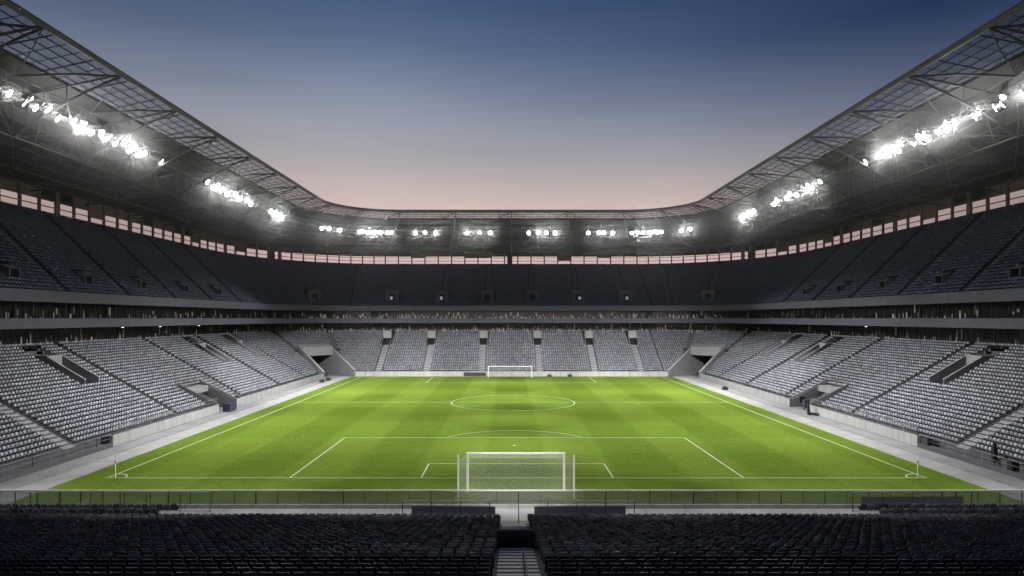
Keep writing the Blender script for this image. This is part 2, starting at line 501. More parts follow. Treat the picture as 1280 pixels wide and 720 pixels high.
def windows(kind, parent, d, z0, z1, lit, seed):
    """glazed bays: each window has a frame, a pane and what shows behind it"""
    rr = random.Random(seed)
    bays = []
    if kind in (-1, 1):
        n = 40
        ys = [Y0+6+(C0Y-Y0-6)*i/n for i in range(n+1)]
        bays += [(('S', kind, a), ('S', kind, c)) for a, c in zip(ys, ys[1:])]
        aa = arc(kind, 0, PI/4, 5); bays += list(zip(aa, aa[1:]))
    else:
        aa = arc(-1, PI/4, PI/2, 5); bays += list(zip(aa, aa[1:]))
        xs = [-C0X+2*C0X*i/24 for i in range(25)]
        bays += [(('F', 1, a), ('F', 1, c)) for a, c in zip(xs, xs[1:])]
        aa = arc(1, PI/2, PI/4, 5); bays += list(zip(aa, aa[1:]))
    for n0, n1 in bays:
        A, B = P(n0, d, 0), P(n1, d, 0); lat = (B-A); W = lat.length; lat.normalize()
        mid = (A+B)/2; out = frame(n0, 0)[1]+frame(n1, 0)[1]; out.normalize()
        fb = MB()
        def bx(b, l0, l1, o0, o1, za, zb, mi=0):
            p = []
            for z in (za, zb):
                for (l, o) in ((l0, o0), (l1, o0), (l1, o1), (l0, o1)): p.append(A+lat*l+out*o+Vector((0,0,z)))
            b.hexa(p, mi)
        bx(fb, 0.005, .12, -.06, .1, z0+.005, z1-.005)
        bx(fb, .12, W, -.05, .08, z0+.005, z0+.09); bx(fb, .12, W, -.05, .08, z1-.1, z1-.005)
        k = rr.choice((1, 2, 2, 3)); 
        for q in range(1, k+1): bx(fb, W*q/(k+1), W*q/(k+1)+.05, -.04, .06, z0+.09, z1-.1)
        w = fb.build('window', M['dark_steel'], parent)
        pb = MB(); pb.quad([A+lat*.12+Vector((0,0,z0+.09)), B+Vector((0,0,z0+.09)), B+Vector((0,0,z1-.1)), A+lat*.12+Vector((0,0,z1-.1))])
        pb.build('pane', M['window_glass'], w)
        ib = MB()
        x = .02
        while x < W-.12:
            ww = rr.choice((.09, .12, .15, .2, .26, .34)); x1 = min(W-.03, x+ww)
            u = rr.random()
            l = lit*(.35+1.3*rr.random())
            mi = 3 if u < .12*l else 2 if u < .26*l else 4 if u < .38*l else 1 if u < .66 else 0
            off = rr.uniform(.5, 1.1)
            hq = z1-z0; bot = z0+hq*rr.choice((.01, .01, rr.uniform(.05, .5))); top = min(z1-.02, bot+hq*(rr.uniform(.12, .55) if mi > 1 else rr.uniform(.4, .98)))
            if mi: bx(ib, x, x1, off, off+.06, bot, top, mi)
            x = x1+rr.uniform(.02, .22)
        bx(ib, 0.0, W, 1.3, 1.4, z0+.01, z1-.01, 0)
        ib.build('interior', [M['room'], M['curtain'], M['lit_dim'], M['lit'], M['lit_grey']], w)

def gap_columns(kind, parent):
    dx, dy = ux(NU)+.18, uy(NU)+.18
    zt = 33.9
    nodes = []
    if kind in (-1, 1):
        n = 30
        nodes = [('S', kind, Y0+6+(C0Y-Y0-6)*i/n) for i in range(n+1)] + arc(kind, 0, PI/4, 8)[1:]
    else:
        nodes = arc(-1, PI/4, PI/2, 8)[1:] + [('F', 1, -C0X+2*C0X*i/19) for i in range(1, 20)] + arc(1, PI/2, PI/4, 8)[1:-1]
    rr = random.Random(5)
    for i, n in enumerate(nodes):
        b = MB(); c = P(n, dx, 0, dy); lat, out = frame(n, 0)
        hw = .17
        if kind in (-1, 1): hw = .5 if i % 5 == 2 else .22
        slope_box(b, c, lat, out, -hw, hw, -.15, .15, 30.452, zt, 30.452, zt)
        b.build('column', M['gap_red'], parent)
    for n0, n1 in zip(nodes, nodes[1:]):
        if rr.random() < (.45 if kind else .12):          # louvres close part of some bays
            b = MB(); z0 = rr.choice((32.3, 32.6, 31.4))
            q = [P(n, dx+o, z, dy+o) for z in (z0, zt) for n, o in ((n0, .05), (n1, .05), (n1, .12), (n0, .12))]
            b.hexa(q); b.build('louvre', M['gap_red'], parent)
    big = [('F', 1, -.4)] if kind == 0 else [('A', kind, .62)]
    for n in big:
        b = MB(); c = P(n, dx, 0, dy); lat, out = frame(n, 0)
        slope_box(b, c, lat, out, -.75, .75, -.35, .35, 30.452, zt, 30.452, zt); b.build('pillar', M['dark_wall'], parent)
    for z in ((31.25, 32.2) if kind == 0 else (31.3, 32.45)):
        b = MB()
        pa = stand_path(kind, 12)
        pts = [P(n, dx-.02, z, dy-.02) for n in pa]
        for a, c in zip(pts, pts[1:]): b.tube(a, c, .085, 5)
        b.build('rail', M['gap_red'], parent)

def upper_vomitory(node, dx0, dy0, parent, white, zrow):
    """little portal house standing in the upper rows"""
    c = P(node, dx0, 0, dy0); lat, out = frame(node, 0)
    z = zu(zrow)
    far = node[0] != 'S'
    ow, hh, dp = (1.75, 3.1, 3.0) if far else (.95, 1.8, 1.2)
    b = MB()
    for a0, a1 in ((-ow, -.72), (.72, ow)): slope_box(b, c, lat, out, a0, a1, 0, dp, z-.8, z+hh-.4, z-.8, z+hh)
    slope_box(b, c, lat, out, -.718, .718, 0, dp, z+min(1.9, hh-.5), z+hh-.42, z+min(1.9, hh-.5), z+hh-.02)
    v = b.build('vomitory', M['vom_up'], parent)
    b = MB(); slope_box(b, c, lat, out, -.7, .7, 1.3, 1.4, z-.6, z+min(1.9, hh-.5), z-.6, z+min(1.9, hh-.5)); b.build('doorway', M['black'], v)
    if white:
        b = MB(); slope_box(b, c, lat, out, min(-.62*white, .05*white), max(-.62*white, .05*white), 1.0, 1.05, z-.2, z+1.28, z-.2, z+1.28); b.build('door', M['door_lit'], v)
    return v

def upper_aisle(node, parent, i0=0, i1=NU-1):
    b = MB(); lat, out = frame(node, 0)
    far = node[0] == 'F'
    for i in range(i0, i1+1):
        if node[0] == 'A':
            p0 = P(node, ux(i), 0, uy(i)); p1 = P(node, ux(i+1), 0, uy(i+1)); o2 = (p1-p0); L = o2.length; o2.normalize(); l2 = Vector((-o2.y, o2.x, 0))
        else:
            p0 = P(node, ux(i), 0, uy(i)); o2 = out; L = (USY if far else USX)/NU; l2 = lat
        slope_box(b, p0, l2, o2, -.55, .55, .0, L*.55, zu(i)-.03, zu(i)+.015, zu(i)-.03, zu(i)+.015)
        slope_box(b, p0, l2, o2, -.55, .55, L*.55, L+.01, zu(i)-.03, zu(i)+.25, zu(i)-.03, zu(i)+.25)
    return b.build('aisle_stairs', M['stairs_up'], parent)

def make_stand(kind):
    if kind == 0:
        t = empty('grandstand', 'two-tier grandstand behind the far goal, facing the camera', 'grandstand', (0, FO, 0))
    else:
        t = empty('grandstand', 'two-tier grandstand along the %s touchline, with glazed boxes between tiers' % ('left' if kind < 0 else 'right'), 'grandstand', (kind*SO, 100, 0))
    inv = Matrix.Translation(-t.location)
    before = set(bpy.data.objects)
    lower_tier(kind, t); front_wall(kind, t); upper_tier(kind, t)
    band(kind, 'fascia', M['fascia'], t, [(12.3,12.3,16.2),(12.3,12.3,17.6),(12.6,12.6,17.6),(12.6,12.6,16.2)])
    band(kind, 'fascia', M['fascia'], t, [(12.3,12.3,13.0),(12.3,12.3,14.22),(12.6,12.6,14.22),(12.6,12.6,13.0)])
    band(kind, 'soffit', M['soffit'], t, [(12.602,12.602,16.25),(15.6,15.6,16.25),(15.6,15.6,16.4),(12.602,12.602,16.4)])
    band(kind, 'box_floor', M['soffit'], t, [(12.602,12.602,13.05),(21.4,21.4,13.05),(21.4,21.4,14.0),(12.602,12.602,14.0)])
    windows(kind, t, 14.2, 14.0, 16.25, 2.1 if kind == 0 else .8, 11+kind)
    windows(kind, t, 19.0, 10.2, 13.05, 1.5 if kind == 0 else .7, 31+kind)
    band(kind, 'back_wall', M['dark_wall'], t, [(ux(NU)+.36,uy(NU)+.36,0),(ux(NU)+.36,uy(NU)+.36,30.3),(ux(NU)+.7,uy(NU)+.7,30.3),(ux(NU)+.7,uy(NU)+.7,0)])
    gap_columns(kind, t)
    if kind:
        for y in SIDE_AISLE:
            i0 = 0
            if TUN[0] < y < TUN[1]: i0 = 7
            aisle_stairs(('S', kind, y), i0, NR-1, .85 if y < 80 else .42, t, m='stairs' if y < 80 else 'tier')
        for y in SIDE_VOM:
            if not (TUN[0]-3 < y < TUN[1]+3): lower_vomitory(('S', kind, y), VW, t)
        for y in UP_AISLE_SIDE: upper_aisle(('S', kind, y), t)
        for y in UP_VOM_SIDE: upper_vomitory(('S', kind, y), ux(4), uy(4), t, {79.: kind, 93.: kind, 135.: 0}.get(y, 0), 4)
        # players' tunnel
        y0, y1 = TUN
        b = MB(); x0 = kind*(SO+5.7)
        b.box((min(x0, x0+kind*.3), y0+.02, 0), (max(x0, x0+kind*.3), y1-.02, 2.55)); tn = b.build('tunnel', M['dark_wall'], t)
        for yy in (y0, y1):
            b = MB(); s = 1 if yy == y0 else -1
            c0 = Vector((kind*SO, yy, 0)); lat, out = Vector((0, 1, 0)), Vector((kind, 0, 0))
            slope_box(b, c0, lat, out, min(-.2*s, .02*s), max(-.2*s, .02*s), -.05, 5.9, 0, 1.3, 0, 4.3); b.build('side_wall', M['vom_wall'], tn)
        b = MB(); c0 = Vector((kind*SO, (y0+y1)/2, 0))
        slope_box(b, c0, Vector((0,1,0)), Vector((kind,0,0)), -(y1-y0)/2+.03, (y1-y0)/2-.03, 4.5, 6.1, 2.56, 3.4, 2.56, 3.6); b.build('lintel', M['concrete'], tn)
        b = MB(); x1 = kind*(SO+5.6); b.box((min(x1, x1+kind*.08), y1-3.0, 0), (max(x1, x1+kind*.08), y1-1.6, 2.1)); b.build('door', M['black'], tn)
    else:
        for x in FAR_VOM:
            lower_vomitory(('F', 1, x), VWF, t); aisle_stairs(('F', 1, x), 0, FAR_V[0]-1, .7, t)
        for i, x in enumerate(UP_VOM_FAR):
            upper_aisle(('F', 1, x), t, 8, NU-1); upper_vomitory(('F', 1, x), ux(4), uy(4), t, (1, 1, 0, 0, -1, -1)[i], 4)
        for s in (-1, 1):
            upper_aisle(('A', s, PI/2-.22), t); upper_aisle(('A', s, PI/4+.1), t)
            upper_vomitory(('A', s, PI/4+.1), ux(4), uy(4), t, 0, 4)
    # parts were modelled in world space: shift them under the stand's base
    for o in [o for o in bpy.data.objects if o not in before and o.parent == t]:
        o.location = -t.location
    return t

for k in (-1, 0, 1): make_stand(k)

# ------------------------------------------------------------------ corner tunnels
def corner_tunnel(sx):
    t = empty('corner_tunnel', 'wide dark concrete vehicle tunnel cut into the far %s corner of the seating' % ('left' if sx < 0 else 'right'), 'tunnel',
              (sx*C0X, C0Y, 0), 'vehicle tunnels in the far corners')
    o = Vector((sx*math.sqrt(.5), math.sqrt(.5), 0)); lat = Vector((-o.y*sx, o.x*sx, 0))
    c = Vector((0, 0, 0))
    r0 = 7*math.cos(math.asin(TW/7)); r1 = 7+TD
    top = lambda r: zl(0)+(r-7-1.2)*.44/.76+.9
    for s in (-1, 1):
        b = MB(); a0, a1 = (TW-.12, TW+.28) if s > 0 else (-TW-.28, -TW+.12)
        slope_box(b, c, lat, o, a0, a1, r0-.3, r1+.5, 0, 1.5, 0, top(r1)+.4)
        slope_box(b, c, lat, o, a0, a1, r1+.502, r1+9, 0, 6.2, 0, 6.2)
        b.build('side_wall', M['vom_wall'], t)
        b = MB(); slope_box(b, c, lat, o, a0-.05, a1+.05, r0-.35, r1+.5, 1.505, 1.6, top(r1)+.405, top(r1)+.5); b.build('coping', M['vom_cap'], t)
    b = MB(); slope_box(b, c, lat, o, -TW+.13, TW-.13, r1-2.0, r1+.6, top(r1)-2.3, top(r1)-.1, top(r1)-2.3, top(r1)+.5); b.build('lintel', M['vom_cap'], t)
    b = MB(); slope_box(b, c, lat, o, -TW+.13, TW-.13, r1+.602, r1+9, 5.0, 5.2, 5.0, 5.2); b.build('ceiling', M['dark_wall'], t)
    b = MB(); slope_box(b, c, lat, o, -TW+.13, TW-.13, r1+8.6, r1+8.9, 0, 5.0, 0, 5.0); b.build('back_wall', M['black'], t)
corner_tunnel(-1); corner_tunnel(1)

# ------------------------------------------------------------------ roofs
def lerp(a, b, t): return a+(b-a)*t
def zr(t): return 41.3 - 8.0*t - .5*math.sin(PI*t)*(-1)
def RP(node, t, dz=0.0):
    ox, oy = lerp(43.7, 73.8, t), lerp(167.6, 200.5, t)
    cx, cy = lerp(28, 38, t), lerp(151.6, 158, t)
    seg, sx, u = node
    z = zr(t)+dz
    if seg == 'S': return Vector((sx*ox, u, z)) if u < 150 else Vector((sx*ox, lerp(150, cy, (u-150)/2.0), z))
    if seg == 'A': return Vector((sx*(cx+(ox-cx)*math.cos(u)), cy+(oy-cy)*math.sin(u), z))
    return Vector((u*cx/28, oy, z))
RY0 = 20.0
def roof_path(kind, step=2.05, na=12):
    if kind:
        n = int((150-RY0)/step)
        return [('S', kind, RY0+(150-RY0)*i/n) for i in range(n+1)] + [('S', kind, 152.0)] + arc(kind, 0, PI/4, na)[1:]
    n = int(56/step)
    return arc(-1, PI/4, PI/2, na)[:-1] + [('F', 1, -28+56*i/n) for i in range(n+1)] + arc(1, PI/2, PI/4, na)[1:]
def truss_nodes(kind):
    if kind: return [('S', kind, 24.4+12.3*i) for i in range(11)] + [('A', kind, PI/9)]
    return [('A', -1, PI/3.2), ('A', -1, PI/2)] + [('F', 1, x) for x in (-14, 0, 14)] + [('A', 1, PI/2), ('A', 1, PI/3.2)]
TG = .20     # glazed part of the roof depth
zbot = lambda t: (lerp(-.35, -4.2, (t/.40)**1.35) if t < .40 else lerp(-4.2, -.7, (t-.40)/.57))
def make_roof(kind):
    t = empty('stadium_roof', 'steel cantilever roof over the %s' % {0: 'far end stand, seen end-on above the far goal', -1: 'left stand, glazed along its inner edge', 1: 'right stand, glazed along its inner edge'}[kind], 'roof',
              {0: (0, 185, 33), -1: (-60, 90, 33), 1: (60, 90, 33)}[kind])
    before = set(bpy.data.objects)
    path = roof_path(kind)
    # opaque deck, a sheet with real thickness
    b = MB(); ts = [TG, .3, .45, .6, .8, 1.0]
    b.grid([[RP(n, q, .12) for q in ts] + [RP(n, q, .42) for q in reversed(ts)] + [RP(n, ts[0], .12)] for n in path]); b.build('roof_deck', M['deck'], t)
    b = MB(); b.grid([[RP(n, q, .2) for q in (.012, .07, .13, TG-.001)] for n in path]); b.build('glass_strip', M['roof_glass'], t)
    b = MB()
    for q in (.045, .085, .125, .165, TG):
        pts = [RP(n, q, .08) for n in path]; 
        for a, c in zip(pts, pts[1:]): b.tube(a, c, .07, 4)
    for i, n in enumerate(path): b.tube(RP(n, .01, .05), RP(n, TG, .05), .045 if i % 3 else .08, 4)
    b.build('glazing_bars', M['bar'], t)
    b = MB()
    for q in (.28, .36, .44, .52, .6, .68, .76, .84, .92):
        pts = [RP(n, q, .02) for n in path]
        for a, c in zip(pts, pts[1:]): b.tube(a, c, .09, 4)
    b.build('purlins', M['steel'], t)['kind'] = 'stuff'
    b = MB(); pts = [RP(n, 0, 0) for n in path]
    for a, c in zip(pts, pts[1:]): b.tube(a, c, .34, 10)
    b.build('edge_beam', M['rim'], t)
    b = MB(); pts = [RP(n, 1, -.1) for n in path]
    for a, c in zip(pts, pts[1:]): b.tube(a, c, .35, 8)
    b.build('edge_beam', M['dark_steel'], t)
    # cantilever trusses with curved lower chords
    for n in truss_nodes(kind):
        b = MB()
        tq = [0, .06, .13, .2, .28, .34, .40, .5, .6, .7, .8, .9, .97]
        up = [RP(n, q, -.12) for q in tq]; lo = [RP(n, q, zbot(q)) for q in tq]
        b.poly(up, .10, 6); b.poly(lo, .13, 6)
        for i in range(3, len(tq)-1):
            b.tube(up[i], lo[i], .05, 5); b.tube(lo[i], up[i+1], .045, 5)
        b.build('roof_truss', M['steel'], t)
    # diagonal braces from each node on the rim
    for n in truss_nodes(kind):
        for sgn in (-1, 1):
            seg, sx, u = n
            if seg == 'A': m2 = (seg, sx, u+sgn*.16)
            else: m2 = (seg, sx, u+sgn*6.15)
            if seg == 'S' and m2[2] > 150: continue
            if seg == 'F' and abs(m2[2]) > 28: continue
            b = MB(); b.poly([RP(n, 0, -.3), RP(m2, .12, -.45), RP(m2, .24, -.9)] if seg == 'A' else [RP(n, 0, -.3), RP((seg, sx, u+sgn*3.1), .11, -.45), RP(m2, .24, -.9)], .13 if sgn < 0 else .06, 6); b.build('brace', M['steel'], t)
    # two long trusses running along the stand
    fine = roof_path(kind, 3.1, 8)
    for q, hz, rr in ((.40, -4.2, .13), (.72, -2.0, .08)):
        b = MB()
        lo = [RP(n, q, hz) for n in fine]; u1 = [RP(n, q-.05, -.1) for n in fine]; u2 = [RP(n, q+.05, -.1) for n in fine]
        b.poly(lo, rr, 6)
        for i in range(len(fine)-1):
            b.tube(lo[i], u1[i+1] if i % 2 else u1[i], .055, 4); b.tube(lo[i], u2[i] if i % 2 else u2[i+1], .055, 4)
        b.build('long_truss', M['steel'], t)
    # catwalk that carries the lamps
    b = MB()
    for q, dz, r in ((.268, -2.15, .07), (.292, -2.15, .07), (.268, -1.15, .05), (.292, -1.15, .05)):
        b.poly([RP(n, q, dz) for n in fine], r, 5)
    b.grid([[RP(n, .268, -2.1), RP(n, .292, -2.1)] for n in fine])
    for i, n in enumerate(fine):
        for q in (.268, .292): b.tube(RP(n, q, -2.15), RP(n, q, -.05), .04, 4)
        if i+1 < len(fine): b.tube(RP(n, .268, -2.1), RP(fine[i+1], .268, -1.15), .03, 4)
    b.build('catwalk', M['steel'], t)
    # bracing between the lower chords
    b = MB(); tn = truss_nodes(kind)
    for n0, n1 in zip(tn, tn[1:]):
        for q0, q1 in ((.40, .70), (.70, .40), (.20, .40), (.40, .2), (.72, .97), (.97, .72)):
            b.tube(RP(n0, q0, zbot(q0)), RP(n1, q1, zbot(q1)), .05, 4)
    b.build('cross_bracing', M['steel'], t)
    # hangers from the long truss
    for o in [o for o in bpy.data.objects if o not in before and o.parent == t]: o.location = -t.location
for k in (-1, 0, 1): make_roof(k)

# ------------------------------------------------------------------ floodlights
def make_flood():
    root = empty('floodlight', '', 'floodlight')
    b = MB()
    n = 12
    b.tube((0,0,0), (0,.30,0), .43, n); b.tube((0,.301,0), (0,.56,0), .40, n, 0, .22)
    b.build('housing', M['housing'], root)
    b = MB(); b.tube((0,-.05,0), (0,-.004,0), .40, n); b.build('lens', M['lamp'], root)
    b = MB()
    for s in (-1, 1): b.tube((s*.56,.15,0), (s*.56,.15,.6), .035, 5)
    b.tube((-.56,.15,.6), (.56,.15,.6), .035, 5); b.tube((0,.15,.6), (0,.15,1.0), .04, 5); b.build('bracket', M['dark_steel'], root)
    return root
flood0 = make_flood()
flood_used = [False]
clusters = []
def add_cluster(roof_word, cname, nodes, rz_targets, group):
    """nodes: list of (node, dz)"""
    pts = []
    n = len(nodes)
    for i, (nd, dz) in enumerate(nodes):
        p = RP(nd, .28 - .004, -2.55 + dz)
        if flood_used[0]: o = copy_tree(flood0)
        else: o = flood0; flood_used[0] = True
        tgt = Vector((rng.uniform(-14, 14), rng.uniform(75, 130), 0)) if abs(p.x) > 35 else Vector((p.x*.6+rng.uniform(-8, 8), rng.uniform(60, 110), 0))
        d = (tgt - p); d.normalize()
        o.rotation_euler = d.to_track_quat('-Y', 'Z').to_euler(); o.location = p
        w = nth(i+1)
        o['label'] = 'lit floodlight, %s of %s in the %s of the %s roof' % (w, {1:'one',2:'two',3:'three',4:'four',5:'five',6:'six',7:'seven',8:'eight',9:'nine',10:'ten',11:'eleven',12:'twelve',13:'thirteen',14:'fourteen',15:'fifteen',16:'sixteen',17:'seventeen',18:'eighteen'}[n], cname, roof_word)
        o['group'] = group
        pts.append(p)
    clusters.append((sum(pts, Vector())/n, n, pts))
def side_nodes(sx, ys):
    return [(('S', sx, y), dz) for y, dz in ys]
A_ = [(66.6,.1),(68.2,.4),(70.4,.15),(71.2,.75),(72.0,.1),(74.0,.5),(75.6,.05),(78.4,.5),(79.4,.0),(80.4,.7),(81.6,.15),(83.6,.6),(84.4,.05),(85.4,.6)]
B_ = [(86.6,.1),(88.6,.75),(89.8,.0),(90.8,.65),(92.0,-.05),(93.4,.5),(98.0,.35)]
Cc = [(113.0,.5),(115.0,.0),(117.0,.7),(118.6,.1),(121.0,-.1),(124.5,.55),(126.5,.1),(130.0,.4),(132.0,0.)]
D_ = [(143.0,.4),(144.6,.0),(146.2,.6),(147.6,.1),(149.0,.5),(149.8,-.1)]
for sx, w in ((-1, 'left'), (1, 'right')):
    jit = 0 if sx < 0 else .6
    add_cluster(w, 'nearest cluster', side_nodes(sx, [(y+jit*(i % 3-1)*.8, dz) for i, (y, dz) in enumerate(A_)]), None, 'floodlights along the stadium roof')
    add_cluster(w, 'second cluster', side_nodes(sx, [(y+jit*(i % 2), dz) for i, (y, dz) in enumerate(B_)]), None, 'floodlights along the stadium roof')
    add_cluster(w, 'third cluster', side_nodes(sx, [(y+jit*((i*2) % 3-1), dz) for i, (y, dz) in enumerate(Cc)]), None, 'floodlights along the stadium roof')
    add_cluster(w, 'last cluster', side_nodes(sx, D_), None, 'floodlights along the stadium roof')
def far_nodes(pxs):
    out = []
    for px in pxs:
        x = CX+(px-636)/830*176.6
        k = lerp(28, 38, .28)
        if abs(x) <= k: out.append((('F', 1, x*28/k), 0.0))
        else:
            # walk round the corner until the pixel column matches
            best = min((abs(636+830*(RP(('A', int(math.copysign(1, x)), a), .28).x-CX)/RP(('A', int(math.copysign(1, x)), a), .28).y-px), a) for a in np.linspace(.3, PI/2, 400))
            out.append((('A', int(math.copysign(1, x)), float(best[1])), 0.0))
    return [(n, [.0, .18, .05][i % 3]) for i, (n, _) in enumerate(out)]
for cname, pxs in (('left corner trio', [402, 411, 424]), ('big left cluster', [449, 454, 459, 464, 469, 475, 484, 489]), ('second trio', [519, 531, 544]),
                   ('third trio', [584, 599, 613]), ('middle foursome', [661, 673, 683, 694]), ('right foursome', [736, 749, 755, 766]),
                   ('big right cluster', [790, 797, 804, 811, 817, 822, 827]), ('right corner pair', [852, 863])):
    add_cluster('far', cname, far_nodes(pxs), None, 'floodlights along the stadium roof')

def beam(p, tgt, watts, size, blend):
    L = bpy.data.lights.new('flood_or_fill_beam', 'SPOT'); L.energy = watts
    L.color = (1, .985, .955); L.spot_size = R(size); L.spot_blend = blend; L.shadow_soft_size = .8
    o = bpy.data.objects.new('flood_or_fill_beam', L); col.objects.link(o)
    d = (tgt-p).normalized(); o.location = p; o.rotation_euler = d.to_track_quat('-Z', 'Y').to_euler()
GLARE_W = 11000
DOWN_W = 42000
GOAL_W = 45000
AX = -.35
SIDE_W, FAR_W, NEAR_W, NEARW_W, WIDE_W, SPILL_W = 225000, 27000, 300000, 5000, 34000, 110
for c, n, pts in clusters:
    side = abs(c.x) > 35 and c.y < 160
    k = (n/7)**.6*(.82 if side and c.y < 80 else 1)
    p = c + Vector((-math.copysign(1.2, c.x) if side else 0, 0 if side else -1.2, -.6))
    if side: beam(p, Vector((-c.x*.635, lerp(c.y, 106, .38 if 85 < c.y < 130 else .06)-(5 if c.y < 80 else 0), 0)), SIDE_W*k, 34.5, .8)
    else: beam(p, Vector((c.x*1.25, 118, 0)), FAR_W*k*(.35+.65*min(1, abs(c.x)/35)), 48, .8)
    beam(p, Vector((c.x*.60, lerp(c.y, 108, .1), 0)) if side else Vector((c.x*.8, 140, 0)), WIDE_W*k*(1 if side else .12+.4*min(1, abs(c.x)/35)), 84, 1.0)
    m = min(4, max(2, n//2))                     # extra spots aimed at the camera, added for the halo round the lamps
    for q in range(m):
        a = pts[int((q+.5)*n/m)]; f = (Vector((0, -2, 17))-a).normalized()
        beam(a+f*.25, Vector((0, -2, 17)), GLARE_W*k/m*rng.uniform(.5, 1.6), 20, 1.0)
    S = bpy.data.lights.new('flood_spill', 'POINT'); S.energy = SPILL_W*n; S.color = (1, .97, .92); S.shadow_soft_size = .5
    o = bpy.data.objects.new('flood_spill', S); col.objects.link(o); o.location = p + Vector((0, 0, -.4))

# the roof over the near terrace: above and behind the lens, it shades the dark seats and carries the lamps that light the far end
nrf = empty('stadium_roof', 'steel roof high over the near terrace, overhead of the viewer', 'roof', (0, 25, 38))
b = MB()
rows = [[(x, y, z) for y, z in ((44, 41.4), (12, 34), (12, 34.4), (44, 41.8), (44, 41.4))] for x in (-42, -20, 0, 20, 42)]
b.grid(rows); o = b.build('roof_deck', M['deck'], nrf); o.location = -nrf.location
b = MB(); b.tube((-40, 44.4, 41.4), (40, 44.4, 41.4), .42, 10); o = b.build('edge_beam', M['rim'], nrf); o.location = -nrf.location
for x in (-40, -24, -8, 8, 24, 40):
    b = MB(); b.tube((x, 45.0, 39.4), (x, 44.4, 39.7), .4, 12); b.tube((x, 44.6, 39.7), (x, 44.4, 41.2), .05, 6); o = b.build('lamp', M['housing'], nrf); o.location = -nrf.location
    beam(Vector((x, 45.6, 39.2)), Vector((x*.98, 150, 0)), NEAR_W*(1.4 if abs(x) == 40 else 1), 25, .6)
    if abs(x) == 8: beam(Vector((x, 17, 34)), Vector((0, 52.6, .6)), GOAL_W, 13.5, .7)  # added unseen spots that only brighten the near goal
    if x == 8: beam(Vector((AX, 25, 33.5)), Vector((AX, 23.5, 5)), 4500, 30, .9)  # added spot without a fixture, brightens the central stairs
    beam(Vector((x, 44.6, 39.0)), Vector((x*1.0, 48.2, 0)), DOWN_W*.85, 32, .8)  # added downward spots that brighten the near walkway
    beam(Vector((x, 47.2, 39.1)), Vector((x*1.0, 72, 0)), NEARW_W, 84, 1.0)  # added wide fill over the near grass and goal

# ------------------------------------------------------------------ seats
def seat_template(near=False):
    """simple tip-up seat: tapered back and a folded pan.  axes: lateral a, backward b, up c"""
    v, f, m = [], [], []
    def prism(outline, b0, b1, mi, lean0=0.0):
        s = len(v); n = len(outline)
        for bb in (b0, b1):
            for a, c in outline: v.append((a, bb+lean0*(c-.4), c))
        f.append(list(range(s, s+n))); m.append(mi)
        f.append(list(range(s+2*n-1, s+n-1, -1))); m.append(mi)
        for k in range(n):
            j = (k+1) % n; f.append([s+k, s+n+k, s+n+j, s+j]); m.append(mi)
    prism([(-.19,.40),(-.225,.76),(-.16,.86),(.16,.86),(.225,.76),(.19,.40)], .0, .06, 0, .22)
    s = len(v)
    for (a, b, c) in ((-.2,-.02,.40),(.2,-.02,.40),(.2,-.2,.62),(-.2,-.2,.62),(-.2,-.07,.34),(.2,-.07,.34),(.2,-.27,.56),(-.2,-.27,.56)): v.append((a, b, c))
    for q in ((0,1,2,3),(7,6,5,4),(0,4,5,1),(1,5,6,2),(2,6,7,3),(3,7,4,0)): f.append([s+i for i in q]); m.append(1)
    return np.array(v), f, m

def seat_mesh(name, batches, mats):
    """batches: list of (pos Nx3, lat Nx3, back Nx3, mat offset)"""
    tv, tf, tm = seat_template()
    V, LT, PL, MI = [], [], [], []
    base = 0
    tl = np.concatenate([np.array(x) for x in tf]); lens = np.array([len(x) for x in tf]); tm = np.array(tm)
    for pos, lat, back, mo in batches:
        n = len(pos)
        sc = 1 + rng.normal(0, .012, (n, 1))
        k = 1.0 if mo == 4 else SCS
        pv = pos[:,None,:] + lat[:,None,:]*tv[None,:,0:1]*k + back[:,None,:]*(tv[None,:,1:2]*k) + np.array([0,0,1.])[None,None,:]*(tv[None,:,2:3]*sc[:,:,None]*k)
        V.append(pv.reshape(-1, 3))
        LT.append((tl[None,:] + (np.arange(n)*len(tv))[:,None] + base).reshape(-1)); PL.append(np.tile(lens, n)); MI.append(np.tile(tm, n)+mo)
        base += n*len(tv)
    V = np.concatenate(V); LT = np.concatenate(LT); PL = np.concatenate(PL); MI = np.concatenate(MI)
    me = bpy.data.meshes.new(name)
    me.vertices.add(len(V)); me.vertices.foreach_set('co', V.astype(np.float32).ravel())
    me.loops.add(len(LT)); me.loops.foreach_set('vertex_index', LT.astype(np.int32))
    me.polygons.add(len(PL)); st = np.concatenate([[0], np.cumsum(PL)[:-1]])
    me.polygons.foreach_set('loop_start', st.astype(np.int32)); me.polygons.foreach_set('loop_total', PL.astype(np.int32))
    for mm in mats: me.materials.append(mm)
    me.polygons.foreach_set('material_index', MI.astype(np.int32))
    me.update(calc_edges=True); me.validate()
    o = bpy.data.objects.new(name, me); col.objects.link(o)
    return o

SCS = .86
def add(lst, p, lat, out):
    lst[0].append(tuple(p)); lst[1].append(tuple(lat)); lst[2].append(tuple(out))

